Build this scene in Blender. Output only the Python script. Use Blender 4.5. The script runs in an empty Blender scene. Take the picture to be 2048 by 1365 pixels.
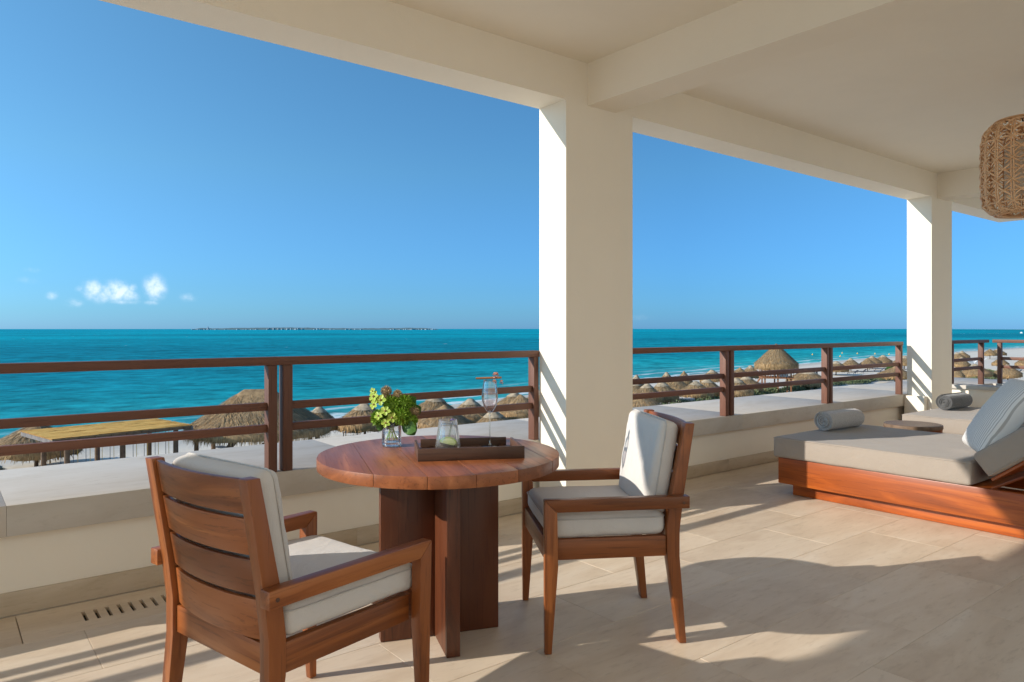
import bpy, bmesh, math, random
from mathutils import Vector, Matrix, noise as mnoise
random.seed(7)
SC = bpy.context.scene
COL = SC.collection
R = math.radians
# ---------------------------------------------------------------- camera
cd = bpy.data.cameras.new('camera')
cam = bpy.data.objects.new('camera', cd); COL.objects.link(cam)
cam.location = (0, 0, 1.3); cam.rotation_euler = (R(90), 0, R(51.58 - 90))
cd.sensor_width = 36; cd.lens = 1456 / 2048 * 36; cd.shift_y = -24.5 / 2048
cd.clip_start = 0.05; cd.clip_end = 60000
SC.camera = cam
# ---------------------------------------------------------------- sky and sun
SUN_EL, SUN_DIR = R(23.5), Vector((0.931, -0.365))     # SUN_DIR: the way the light travels over the ground
W = bpy.data.worlds.new('World'); SC.world = W; W.use_nodes = True
wn = W.node_tree
for n in list(wn.nodes): wn.nodes.remove(n)


def nd(nt, typ, props=None, **ins):
    n = nt.nodes.new(typ)
    for k, v in (props or {}).items(): setattr(n, k, v)
    for k, v in ins.items():
        s = n.inputs[int(k[1:])] if k[0] == 'i' and k[1:].isdigit() else n.inputs[k.replace('_', ' ')]
        if isinstance(v, bpy.types.NodeSocket): nt.links.new(v, s)
        else: s.default_value = v
    return n


def ramp(nt, fac, stops, interp='LINEAR'):
    n = nt.nodes.new('ShaderNodeValToRGB'); n.color_ramp.interpolation = interp
    e = n.color_ramp.elements
    while len(e) < len(stops): e.new(0.5)
    for i, (p, c) in enumerate(stops):
        e[i].position = p; e[i].color = (*c, 1) if len(c) == 3 else c
    nt.links.new(fac, n.inputs[0])
    return n.outputs[0]


def math_(nt, op, a, b=0.0, clamp=False):
    n = nt.nodes.new('ShaderNodeMath'); n.operation = op; n.use_clamp = clamp
    for i, v in enumerate((a, b)):
        if isinstance(v, bpy.types.NodeSocket): nt.links.new(v, n.inputs[i])
        else: n.inputs[i].default_value = v
    return n.outputs[0]


def mix(nt, fac, a, b, blend='MIX'):
    n = nt.nodes.new('ShaderNodeMix'); n.data_type = 'RGBA'; n.blend_type = blend; n.clamp_factor = True
    for s, v in ((n.inputs[0], fac), (n.inputs[6], a), (n.inputs[7], b)):
        if isinstance(v, bpy.types.NodeSocket): nt.links.new(v, s)
        else: s.default_value = (*v, 1) if isinstance(v, tuple) and len(v) == 3 else v
    return n.outputs[2]


sky = nd(wn, 'ShaderNodeTexSky', dict(sky_type='NISHITA', sun_disc=False, sun_elevation=SUN_EL,
         sun_rotation=math.atan2(-SUN_DIR.x, -SUN_DIR.y), altitude=0, air_density=1.0, dust_density=0.3, ozone_density=3.0))
# small fair-weather clouds low over the horizon, given by bearing and height in the sky
tc = nd(wn, 'ShaderNodeTexCoord')
sep = nd(wn, 'ShaderNodeSeparateXYZ', Vector=tc.outputs['Generated'])
az = math_(wn, 'ARCTAN2', sep.outputs[1], sep.outputs[0])
el = math_(wn, 'ARCSINE', sep.outputs[2])
# clear tropical air: the haze band of the sky model is thinned to blue, deeper away from the sun
eln = math_(wn, 'DIVIDE', el, R(60))
grade = ramp(wn, eln, [(0.0, (.27, .60, 1.25)), (0.02, (.27, .60, 1.10)), (0.05, (.29, .61, 1.02)), (0.2, (.48, .80, .92)), (0.36, (.56, .89, .95)), (0.8, (.85, .98, 1.0))])
sdot = nd(wn, 'ShaderNodeVectorMath', dict(operation='DOT_PRODUCT')); wn.links.new(tc.outputs['Generated'], sdot.inputs[0]); sdot.inputs[1].default_value = (-SUN_DIR.x, -SUN_DIR.y, 0)
away = nd(wn, 'ShaderNodeMapRange', Value=sdot.outputs['Value'], From_Min=0.45, From_Max=-0.5, To_Min=0.0, To_Max=1.0).outputs[0]
tint = mix(wn, 1.0, mix(wn, 1.0, sky.outputs[0], grade, 'MULTIPLY'), mix(wn, away, (1, 1, 1), (.52, .62, .71)), 'MULTIPLY')
cvec = nd(wn, 'ShaderNodeCombineXYZ', X=az, Y=el)
cn = nd(wn, 'ShaderNodeTexNoise', dict(noise_dimensions='2D'), Vector=cvec.outputs[0], Scale=75.0, Detail=7.0, Roughness=0.6)
cn2 = nd(wn, 'ShaderNodeTexNoise', dict(noise_dimensions='2D'), Vector=cvec.outputs[0], Scale=22.0, Detail=3.0)
puffs = [(1.3562, 0.0506, 0.0078, 0.0092, 1.0), (1.3984, 0.0452, 0.0106, 0.0078, 0.95), (1.3862, 0.0413, 0.0086, 0.0061, 0.7), (1.423, 0.0464, 0.0072, 0.0077, 0.85), (1.4126, 0.0395, 0.0104, 0.006, 0.6), (1.4419, 0.0306, 0.0071, 0.0035, 0.5), (1.4633, 0.0383, 0.0044, 0.0035, 0.55), (1.4358, 0.0473, 0.0041, 0.003, 0.4), (1.3617, 0.032, 0.0077, 0.0025, 0.4), (1.3915, 0.0327, 0.016, 0.0024, 0.4), (1.3195, 0.0389, 0.0074, 0.0038, 0.4), (1.4841, 0.0676, 0.0067, 0.0029, 0.25), (1.4875, 0.0549, 0.0095, 0.004, 0.22), (1.3808, 0.0493, 0.0038, 0.0037, 0.6), (0.7262, 0.0149, 0.0133, 0.0034, 0.2)]
acc = None
for a, e, wa, we, k in puffs:
    dx = math_(wn, 'DIVIDE', math_(wn, 'SUBTRACT', az, a), wa)
    dy = math_(wn, 'DIVIDE', math_(wn, 'SUBTRACT', el, e), we)
    r2 = math_(wn, 'ADD', math_(wn, 'MULTIPLY', dx, dx), math_(wn, 'MULTIPLY', dy, dy))
    g = math_(wn, 'MULTIPLY', math_(wn, 'EXPONENT', math_(wn, 'MULTIPLY', r2, -0.45)), k)
    acc = g if acc is None else math_(wn, 'MAXIMUM', acc, g)
nz = math_(wn, 'MULTIPLY', math_(wn, 'SUBTRACT', cn.outputs[0], 0.5), 2.2)
cov = math_(wn, 'MULTIPLY', acc, math_(wn, 'ADD', nz, 0.95))
cov = nd(wn, 'ShaderNodeMapRange', dict(interpolation_type='SMOOTHSTEP'), Value=cov, From_Min=0.06, From_Max=1.05, To_Min=0.0, To_Max=0.70).outputs[0]
ccol = mix(wn, cn2.outputs[0], (4.4, 5.1, 5.9), (6.6, 6.8, 7.0))
skyc = mix(wn, cov, tint, ccol)
bg = nd(wn, 'ShaderNodeBackground', Color=skyc, Strength=0.090)
wo = nd(wn, 'ShaderNodeOutputWorld'); wn.links.new(bg.outputs[0], wo.inputs[0])
sl = bpy.data.lights.new('sun', 'SUN'); sl.energy = 2.25; sl.angle = R(0.53); sl.color = (1.0, 0.93, 0.83)
sun = bpy.data.objects.new('sun', sl); COL.objects.link(sun)
sun.rotation_euler = Vector((SUN_DIR.x * math.cos(SUN_EL), SUN_DIR.y * math.cos(SUN_EL), -math.sin(SUN_EL))).to_track_quat('-Z', 'Y').to_euler()
sun.location = (-20, 12, 20)
SC.view_settings.view_transform = 'Standard'; SC.view_settings.look = 'None'
SC.view_settings.gamma = 1; SC.view_settings.use_curve_mapping = False
SC.view_settings.exposure = 1.22
SC.render.engine = 'CYCLES'
SC.cycles.max_bounces = 10; SC.cycles.diffuse_bounces = 6; SC.cycles.transparent_max_bounces = 16
SC.cycles.caustics_reflective = False; SC.cycles.caustics_refractive = False
SC.cycles.use_denoising = True
SC.cycles.sample_clamp_indirect = 8


# ---------------------------------------------------------------- helpers
def tag(o, label=None, cat=None, group=None, kind=None):
    if label: o['label'] = label
    if cat: o['category'] = cat
    if group: o['group'] = group
    if kind: o['kind'] = kind
    return o


def thing(name, label, cat, loc=(0, 0, 0), rz=0, group=None):
    o = bpy.data.objects.new(name, None); COL.objects.link(o)
    o.location = loc; o.rotation_euler = (0, 0, rz); o.empty_display_size = 0.1
    return tag(o, label, cat, group)


class MB:
    def __init__(s): s.v = []; s.f = []

    def poly(s, pts, faces):
        b = len(s.v); s.v += [tuple(p) for p in pts]; s.f += [tuple(i + b for i in f) for f in faces]; return s

    def box(s, x0, x1, y0, y1, z0, z1):
        p = [(x, y, z) for z in (z0, z1) for y in (y0, y1) for x in (x0, x1)]
        return s.poly(p, [(0, 2, 3, 1), (4, 5, 7, 6), (0, 1, 5, 4), (2, 6, 7, 3), (0, 4, 6, 2), (1, 3, 7, 5)])

    def prism(s, pts, a0, a1, axis='y'):
        """closed 2-D outline pulled along an axis; for 'y' pts are (x,z), for 'z' (x,y), for 'x' (y,z)"""
        n = len(pts)
        f = {'y': lambda p, a: (p[0], a, p[1]), 'z': lambda p, a: (p[0], p[1], a), 'x': lambda p, a: (a, p[0], p[1])}[axis]
        v = [f(p, a0) for p in pts] + [f(p, a1) for p in pts]
        return s.poly(v, [tuple(range(n))[::-1], tuple(range(n, 2 * n))] + [(i, (i + 1) % n, n + (i + 1) % n, n + i) for i in range(n)])

    def lathe(s, prof, n=24, c=(0, 0, 0), caps=True, sx=1, sy=1):
        v = []
        for r, z in prof:
            for k in range(n):
                a = 2 * math.pi * k / n
                v.append((c[0] + r * math.cos(a) * sx, c[1] + r * math.sin(a) * sy, c[2] + z))
        f = []
        for i in range(len(prof) - 1):
            for k in range(n):
                k2 = (k + 1) % n
                f.append((i * n + k, i * n + k2, (i + 1) * n + k2, (i + 1) * n + k))
        if caps:
            f.append(tuple(range(n))[::-1]); m = (len(prof) - 1) * n; f.append(tuple(range(m, m + n)))
        return s.poly(v, f)

    def tube(s, path, r, n=6, closed=False, caps=True):
        P = [Vector(p) for p in path]; m = len(P); v = []; f = []
        up = None
        for i, p in enumerate(P):
            if closed: t = P[(i + 1) % m] - P[i - 1]
            else: t = P[min(i + 1, m - 1)] - P[max(i - 1, 0)]
            t.normalize()
            if up is None: up = Vector((0, 0, 1)) if abs(t.z) < 0.9 else Vector((1, 0, 0))
            a = t.cross(up)
            if a.length < 1e-6: a = t.orthogonal()
            a.normalize(); b = a.cross(t); up = b
            rr = r[i] if isinstance(r, (list, tuple)) else r
            for k in range(n):
                w = 2 * math.pi * k / n
                v.append(p + a * (math.cos(w) * rr) + b * (math.sin(w) * rr))
        for i in range(m if closed else m - 1):
            j = (i + 1) % m
            for k in range(n):
                k2 = (k + 1) % n
                f.append((i * n + k, i * n + k2, j * n + k2, j * n + k))
        if caps and not closed:
            f.append(tuple(range(n))[::-1]); f.append(tuple(range((m - 1) * n, m * n)))
        return s.poly(v, f)

    def mesh(s, name, mat, smooth=False, bevel=0, seg=2, fix=True):
        me = bpy.data.meshes.new(name); me.from_pydata(s.v, [], s.f)
        if fix or bevel:
            bm = bmesh.new(); bm.from_mesh(me)
            if fix: bmesh.ops.recalc_face_normals(bm, faces=bm.faces)
            if bevel:
                es = [e for e in bm.edges if len(e.link_faces) == 2 and e.calc_face_angle(0) > 0.5]
                bmesh.ops.bevel(bm, geom=es, offset=bevel, segments=seg, affect='EDGES', profile=0.5, clamp_overlap=True)
            bm.to_mesh(me); bm.free()
        if smooth or bevel:
            for p in me.polygons: p.use_smooth = True
            if not (smooth is True): me.set_sharp_from_angle(angle=R(35))
        if mat: me.materials.append(mat)
        return me

    def build(s, name, mat, parent=None, smooth=False, bevel=0, seg=2, fix=True):
        o = bpy.data.objects.new(name, s.mesh(name, mat, smooth, bevel, seg, fix)); COL.objects.link(o)
        if parent: o.parent = parent
        return o


def link(name, me, parent=None, loc=None, rz=None):
    o = bpy.data.objects.new(name, me); COL.objects.link(o)
    if parent: o.parent = parent
    if loc: o.location = loc
    if rz is not None: o.rotation_euler = (0, 0, rz)
    return o


def copy_tree(o, parent=None):
    c = o.copy(); COL.objects.link(c); c.parent = parent
    if parent: c.matrix_parent_inverse = o.matrix_parent_inverse
    for ch in list(o.children): copy_tree(ch, c)
    return c


def cushion(name, mat, L, Wd, H, r, bulge=0.02, n=14, wob=0.004, seed=0, sag=0.0, parent=None):
    """soft rounded slab centred at the origin: rounded box, puffed faces, a little uneven"""
    hx, hy, hz = L / 2, Wd / 2, H / 2
    bm = bmesh.new()
    idx = {}

    def axis_pts(h, m):
        inner = [(-h + r) + (2 * h - 2 * r) * i / m for i in range(m + 1)]
        k = 4
        edge = [-h + r * (1 - math.cos(math.pi / 2 * i / k)) for i in range(k)]
        return edge + inner + [-x for x in edge[::-1]]
    AX = axis_pts(hx, n); AY = axis_pts(hy, n); AZ = axis_pts(hz, 2)

    def vert(x, y, z):
        key = (round(x, 6), round(y, 6), round(z, 6))
        if key in idx: return idx[key]
        q = Vector((max(-hx + r, min(hx - r, x)), max(-hy + r, min(hy - r, y)), max(-hz + r, min(hz - r, z))))
        d = Vector((x, y, z)) - q
        m = max(abs(d.x), abs(d.y), abs(d.z))
        p = q + (d.normalized() * m if d.length > 1e-9 else d)
        u, v_ = p.x / hx, p.y / hy
        f = max(0, (1 - u * u)) ** 0.6 * max(0, (1 - v_ * v_)) ** 0.6
        s = 1 if z > 0 else -1
        p.z += s * bulge * f - (sag * f if z > 0 else 0)
        p += Vector((mnoise.noise((p.x * 5 + seed, p.y * 5, p.z * 5)), mnoise.noise((p.x * 5, p.y * 5 + seed + 9, p.z * 5)), 1.4 * mnoise.noise((p.x * 6, p.y * 6, p.z * 4 + seed)))) * wob
        p.z += wob * 0.5 * mnoise.noise((p.x * 22 + seed, p.y * 22, 0))
        idx[key] = bm.verts.new(p); return idx[key]

    def sheet(A, B, fn):
        for i in range(len(A) - 1):
            for j in range(len(B) - 1):
                q = [fn(A[i], B[j]), fn(A[i + 1], B[j]), fn(A[i + 1], B[j + 1]), fn(A[i], B[j + 1])]
                q = list(dict.fromkeys(q))
                if len(q) > 2:
                    try: bm.faces.new(q)
                    except ValueError: pass
    for s in (-1, 1):
        sheet(AX, AY, lambda a, b: vert(a, b, s * hz))
        sheet(AX, AZ, lambda a, b: vert(a, s * hy, b))
        sheet(AY, AZ, lambda a, b: vert(s * hx, a, b))
    bmesh.ops.recalc_face_normals(bm, faces=bm.faces)
    me = bpy.data.meshes.new(name); bm.to_mesh(me); bm.free()
    for p in me.polygons: p.use_smooth = True
    me.materials.append(mat)
    o = bpy.data.objects.new(name, me); COL.objects.link(o)
    if parent: o.parent = parent
    return o


def seam(L, Wd, z, r, rad, wob=0.0015, seed=0):
    """closed path round a cushion's edge"""
    pts = []
    hx, hy = L / 2, Wd / 2
    for cx, cy, a0 in ((hx - r, hy - r, 0), (-hx + r, hy - r, 90), (-hx + r, -hy + r, 180), (hx - r, -hy + r, 270)):
        for k in range(6):
            a = R(a0 + 90 * k / 5); pts.append((cx + (r + rad * .3) * math.cos(a), cy + (r + rad * .3) * math.sin(a)))
    out = []
    for i in range(len(pts)):
        a, b = pts[i], pts[(i + 1) % len(pts)]
        m = max(1, int(math.dist(a, b) / 0.05))
        for k in range(m):
            t = k / m; x, y = a[0] + (b[0] - a[0]) * t, a[1] + (b[1] - a[1]) * t
            out.append((x, y, z + wob * mnoise.noise((x * 9, y * 9, seed))))
    return out


# ---------------------------------------------------------------- materials
def mk(name, rough=0.6, spec=0.4):
    m = bpy.data.materials.new(name); m.use_nodes = True
    p = m.node_tree.nodes['Principled BSDF']
    p.inputs['Roughness'].default_value = rough; p.inputs['Specular IOR Level'].default_value = spec
    return m, m.node_tree, p


def bump(nt, p, h, strength=0.3, dist=0.002):
    b = nd(nt, 'ShaderNodeBump', Height=h, Strength=strength, Distance=dist)
    nt.links.new(b.outputs[0], p.inputs['Normal'])


def objco(nt, scale=(1, 1, 1), rnd=30.0, rot=(0, 0, 0)):
    t = nd(nt, 'ShaderNodeTexCoord'); oi = nd(nt, 'ShaderNodeObjectInfo')
    off = math_(nt, 'MULTIPLY', oi.outputs['Random'], rnd)
    cb = nd(nt, 'ShaderNodeCombineXYZ', X=off, Y=off, Z=off)
    add = nd(nt, 'ShaderNodeVectorMath', dict(operation='ADD')); nt.links.new(t.outputs['Object'], add.inputs[0]); nt.links.new(cb.outputs[0], add.inputs[1])
    mp = nd(nt, 'ShaderNodeMapping', Vector=add.outputs[0], Scale=scale, Rotation=rot)
    return mp.outputs[0], oi.outputs['Random']


def noise(nt, vec, scale, detail=4, rough=0.55, dist=0.0):
    return nd(nt, 'ShaderNodeTexNoise', Vector=vec, Scale=scale, Detail=float(detail), Roughness=rough, Distortion=dist).outputs[0]


def plain(name, col, rough=0.6, var=0.0, bscale=60, bstr=0.0, spec=0.4, metal=0.0):
    m, nt, p = mk(name, rough, spec)
    p.inputs['Metallic'].default_value = metal
    v, rn = objco(nt)
    n = noise(nt, v, 3.0, 5)
    lo = tuple(c * (1 - var) for c in col); hi = tuple(min(1, c * (1 + var)) for c in col)
    nt.links.new(ramp(nt, n, [(0.3, lo), (0.7, hi)]), p.inputs['Base Color'])
    if bstr: bump(nt, p, noise(nt, v, bscale, 3), bstr)
    return m


def wood(name, axis, dark, midc, light, rough=0.38, ring=11.0, coat=0.15):
    m, nt, p = mk(name, rough, 0.45)
    sc = [9, 9, 9]; sc['xyz'.index(axis)] = 0.75
    v, rn = objco(nt, tuple(sc), 17.0)
    warp = noise(nt, v, 0.55, 3, 0.5)
    n1 = noise(nt, v, 1.0, 6, 0.62, 1.1)
    sc2 = [70, 70, 70]; sc2['xyz'.index(axis)] = 2.2
    v2, _ = objco(nt, tuple(sc2), 3.0)
    pores = noise(nt, v2, 1.6, 4, 0.6)
    rings = nd(nt, 'ShaderNodeMath', dict(operation='SINE')); nt.links.new(math_(nt, 'MULTIPLY', math_(nt, 'ADD', n1, math_(nt, 'MULTIPLY', warp, 0.8)), ring * 1.7), rings.inputs[0])
    fac = math_(nt, 'ADD', math_(nt, 'MULTIPLY', rings.outputs[0], 0.09), n1)
    c = ramp(nt, fac, [(0.20, dark), (0.5, midc), (0.82, light)])
    c = mix(nt, math_(nt, 'MULTIPLY', math_(nt, 'GREATER_THAN', pores, 0.6), 0.34), c, tuple(x * 0.42 for x in dark))
    vv = math_(nt, 'ADD', 0.80, math_(nt, 'MULTIPLY', rn, 0.42))
    cc = nd(nt, 'ShaderNodeHueSaturation', Hue=0.5, Saturation=1.0, Value=vv, Color=c)
    nt.links.new(cc.outputs[0], p.inputs['Base Color'])
    nt.links.new(math_(nt, 'ADD', rough - 0.06, math_(nt, 'MULTIPLY', pores, 0.16)), p.inputs['Roughness'])
    p.inputs['Coat Weight'].default_value = coat; p.inputs['Coat Roughness'].default_value = 0.25
    bump(nt, p, pores, 0.25, 0.0006)
    return m


TD, TM, TL = (.125, .032, .007), (.27, .079, .018), (.41, .14, .037)
WX, WY, WZ = (wood('teak_' + a, a, TD, TM, TL) for a in 'xyz')
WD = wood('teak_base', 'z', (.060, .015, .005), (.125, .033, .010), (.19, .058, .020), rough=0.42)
TW = wood('teak_top', 'y', (.14, .040, .013), (.28, .090, .030), (.38, .140, .052), rough=0.40, ring=7)
LY = wood('lounger_wood_length', 'y', (.17, .034, .006), (.35, .078, .011), (.46, .122, .018), rough=0.36, ring=8)
LX = wood('lounger_wood_cross', 'x', (.17, .034, .006), (.35, .078, .011), (.46, .122, .018), rough=0.36, ring=8)
TRAYM = wood('tray_wood', 'x', (.050, .022, .012), (.090, .042, .024), (.13, .065, .038), rough=0.5, coat=0.05)
RAILX = wood('rail_wood_length', 'x', (.100, .039, .022), (.140, .057, .034), (.18, .078, .048), rough=0.55, ring=6, coat=0.0)
RAILZ = wood('rail_wood_upright', 'z', (.100, .039, .022), (.140, .057, .034), (.18, .078, .048), rough=0.55, ring=6, coat=0.0)
POSTW = plain('beach_post_wood', (.14, .085, .05), 0.8, 0.35, 20, 0.5)


def stucco(name, col, var=0.05):
    m, nt, p = mk(name, 0.85, 0.2)
    v, rn = objco(nt, rnd=0.0)
    a = noise(nt, v, 0.7, 6, 0.62); b = noise(nt, v, 140, 3); st = noise(nt, nd(nt, 'ShaderNodeMapping', Vector=v, Scale=(3.0, 3.0, 0.35)).outputs[0], 1.0, 5, 0.6)
    f = math_(nt, 'ADD', math_(nt, 'MULTIPLY', a, 0.65), math_(nt, 'MULTIPLY', st, 0.35))
    c = ramp(nt, f, [(0.25, tuple(x * (1 - var) for x in col)), (0.75, tuple(min(1, x * (1 + var)) for x in col))])
    nt.links.new(c, p.inputs['Base Color'])
    bump(nt, p, math_(nt, 'ADD', b, math_(nt, 'MULTIPLY', noise(nt, v, 7, 5, .6), 4.0)), 0.22, 0.003)
    return m


PAINT = stucco('cream_plaster', (.865, .80, .685), 0.035)
PAINTW = stucco('ledge_plaster', (.62, .60, .575), 0.06)


def travertine(name, c1, c2, c3, dark, axis_scale=(0.9, 8, 8), rough=0.42, pit=0.0):
    m, nt, p = mk(name, rough, 0.4)
    v, rn = objco(nt, axis_scale, 23.0)
    a = noise(nt, v, 1.1, 7, 0.62, 0.7)
    v2, _ = objco(nt, (1.2, 2.2, 2.2), 41.0)
    b = noise(nt, v2, 1.4, 5, 0.6, 0.4)
    fine = noise(nt, v, 9.0, 5, 0.65)
    c = ramp(nt, a, [(0.28, c1), (0.48, c2), (0.7, c3)])
    c = mix(nt, math_(nt, 'MULTIPLY', ramp(nt, b, [(0.52, (0, 0, 0)), (0.75, (1, 1, 1))]), 0.55), c, dark)
    c = mix(nt, math_(nt, 'MULTIPLY', ramp(nt, fine, [(0.55, (0, 0, 0)), (0.72, (1, 1, 1))]), 0.30), c, tuple(x * 0.72 for x in dark))
    hv = nd(nt, 'ShaderNodeHueSaturation', Hue=0.5, Saturation=1.0, Value=math_(nt, 'ADD', 0.95, math_(nt, 'MULTIPLY', rn, 0.09)), Color=c)
    nt.links.new(hv.outputs[0], p.inputs['Base Color'])
    nt.links.new(math_(nt, 'ADD', rough - 0.04, math_(nt, 'MULTIPLY', fine, 0.25)), p.inputs['Roughness'])
    bump(nt, p, fine, 0.12, 0.001)
    return m


FLOORM = travertine('travertine_floor', (.60, .475, .345), (.685, .56, .42), (.745, .635, .50), (.50, .365, .245), (1.1, 5.0, 5.0))
SKIRTM = travertine('travertine_skirting', (.40, .31, .20), (.52, .42, .30), (.60, .50, .38), (.36, .27, .17), (1.5, 6, 6))
CAPM = travertine('travertine_cap', (.47, .415, .345), (.52, .475, .415), (.56, .52, .465), (.45, .39, .32), (1.2, 3, 3), rough=0.6)
SLOTSHADE = plain('slot_shade', (.03, .027, .022), 0.9)
GROUT = plain('grout', (.30, .25, .19), 0.9, 0.1)


def fabric(name, col, rough=0.9, weave=420, bstr=0.35, var=0.06):
    m, nt, p = mk(name, rough, 0.15)
    v, rn = objco(nt)
    a = noise(nt, v, 2.5, 5, 0.6)
    w = noise(nt, v, weave, 2, 0.5)
    f2 = math_(nt, 'ADD', math_(nt, 'MULTIPLY', a, 0.7), math_(nt, 'MULTIPLY', w, 0.3))
    c = ramp(nt, f2, [(0.3, tuple(x * (1 - var) for x in col)), (0.7, tuple(x * (1 + var) for x in col))])
    nt.links.new(c, p.inputs['Base Color'])
    p.inputs['Sheen Weight'].default_value = 0.15
    wr = noise(nt, v, 6, 5, 0.62, 1.4)
    bump(nt, p, math_(nt, 'ADD', math_(nt, 'MULTIPLY', w, 0.25), math_(nt, 'MULTIPLY', wr, 3.0)), bstr, 0.006)
    return m


CUSH = fabric('cushion_fabric', (.62, .585, .55))
PIPE = fabric('piping_fabric', (.53, .505, .48))
TAUPE = fabric('taupe_fabric', (.345, .296, .25))
TAUPE2 = fabric('taupe_seam', (.41, .355, .305))


def terry(name, col):
    m, nt, p = mk(name, 0.95, 0.1)
    v, rn = objco(nt)
    a = noise(nt, v, 160, 3, 0.6); b = noise(nt, v, 9, 3)
    nt.links.new(ramp(nt, a, [(0.3, tuple(x * .72 for x in col)), (0.7, tuple(x * 1.15 for x in col))]), p.inputs['Base Color'])
    p.inputs['Sheen Weight'].default_value = 0.3
    bump(nt, p, math_(nt, 'ADD', a, b), 0.9, 0.004)
    return m


TOWL = terry('towel_light', (.47, .45, .435)); TOWSHADE = terry('towel_shaded', (.115, .115, .115))  # second towel is darker: the shade it lies in is put into its colour


def striped(name):
    m, nt, p = mk(name, 0.9, 0.15)
    t = nd(nt, 'ShaderNodeTexCoord'); s = nd(nt, 'ShaderNodeSeparateXYZ', Vector=t.outputs['Object'])
    w = math_(nt, 'SINE', math_(nt, 'MULTIPLY', s.outputs[0], 2 * math.pi / 0.020))
    f = nd(nt, 'ShaderNodeMapRange', Value=w, From_Min=0.45, From_Max=0.75, To_Min=0.0, To_Max=1.0).outputs[0]
    nt.links.new(mix(nt, f, (.84, .81, .77), (.50, .47, .44)), p.inputs['Base Color'])
    bump(nt, p, noise(nt, t.outputs['Object'], 9, 4), 0.4, 0.004)
    return m


STRIPE = striped('striped_fabric')


def glassy(name, tintc=(1, 1, 1), opac=0.06, base_r=0.02, frost=0.0, frostc=(.8, .82, .84)):
    """thin drinking glass: see-through with sharp reflections that grow at the rim"""
    m = bpy.data.materials.new(name); m.use_nodes = True; nt = m.node_tree
    for n in list(nt.nodes): nt.nodes.remove(n)
    tr = nd(nt, 'ShaderNodeBsdfTransparent', Color=(*tintc, 1)); gl = nd(nt, 'ShaderNodeBsdfGlossy', Color=(1, 1, 1, 1), Roughness=base_r)
    lw = nd(nt, 'ShaderNodeLayerWeight', Blend=0.22)
    f = math_(nt, 'ADD', math_(nt, 'MULTIPLY', lw.outputs['Fresnel'], 0.75), opac, True)
    mx = nd(nt, 'ShaderNodeMixShader', Fac=f); nt.links.new(tr.outputs[0], mx.inputs[1]); nt.links.new(gl.outputs[0], mx.inputs[2])
    last = mx.outputs[0]
    if frost:
        df = nd(nt, 'ShaderNodeBsdfDiffuse', Color=(*frostc, 1)); tl = nd(nt, 'ShaderNodeBsdfTranslucent', Color=(*frostc, 1))
        md = nd(nt, 'ShaderNodeMixShader', Fac=0.5); nt.links.new(df.outputs[0], md.inputs[1]); nt.links.new(tl.outputs[0], md.inputs[2])
        m2 = nd(nt, 'ShaderNodeMixShader', Fac=frost); nt.links.new(last, m2.inputs[1]); nt.links.new(md.outputs[0], m2.inputs[2]); last = m2.outputs[0]
    o = nd(nt, 'ShaderNodeOutputMaterial'); nt.links.new(last, o.inputs[0])
    return m


GLASS = glassy('clear_glass'); FROST = glassy('chilled_glass', frost=0.10)
WATERG = glassy('water_in_glass', (.94, .97, .98), 0.03); PINKD = glassy('pink_drink', (.98, .93, .94), 0.03, frost=0.12, frostc=(.85, .74, .76))
CRYS = glassy('crystal_stem', (.93, .95, .95), 0.14, 0.03)
RG, rnt, rp = mk('thick_glass', 0.02, 0.5); rp.inputs['Transmission Weight'].default_value = 1.0; rp.inputs['IOR'].default_value = 1.45


def leafy(name, c1, c2, rough=0.5):
    m, nt, p = mk(name, rough, 0.3)
    g = nd(nt, 'ShaderNodeNewGeometry')
    v, rn = objco(nt)
    f = math_(nt, 'ADD', math_(nt, 'MULTIPLY', g.outputs['Random Per Island'], 0.75), math_(nt, 'MULTIPLY', noise(nt, v, 12, 3), 0.25))
    nt.links.new(ramp(nt, f, [(0.05, c1), (0.95, c2)]), p.inputs['Base Color'])
    p.inputs['Subsurface Weight'].default_value = 0.0
    return m


THATCH = leafy('thatch_straw', (.18, .10, .04), (.58, .365, .165), 0.85)
THATCHT = leafy('thatch_weathered', (.16, .11, .06), (.46, .34, .20), 0.9)
THATCHB = plain('thatch_underlayer', (.30, .195, .095), 0.95, 0.4, 8, 0.9)
THATCHC = plain('thatch_cap', (.36, .285, .19), 0.95, 0.4, 14, 0.9)
REED = leafy('reed_mat', (.72, .37, .07), (.95, .60, .17), 0.8)
DUNE = leafy('dune_leaves', (.07, .10, .035), (.25, .28, .14), 0.7)
BUSHM = leafy('bush_leaves', (.02, .07, .012), (.09, .20, .03), 0.5)
DARKM = plain('dark_mesh_fabric', (.035, .037, .045), 0.7, 0.2)
WHITEM = plain('white_paint', (.78, .78, .77), 0.5, 0.03)
BUOYM = plain('buoy_orange', (.75, .42, .08), 0.5)

# ================================================================ LARGE STRUCTURE
GZ = -7.9            # the beach below the terrace
Y0 = 3.93            # railing line and outer face of the pillars
# ---- shoreline, beach and sea
SHORE = [(-30000, 9000), (-6000, 1500), (-900, 190), (-250, 90), (-60, 68), (3.8, 66.2), (17.2, 66.8), (35, 72.6), (46, 74.6), (68, 80.6), (102, 91), (149, 99.5), (205, 108), (274, 116), (403, 124), (900, 160), (3000, 480), (12000, 3500), (40000, 16000)]


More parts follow.
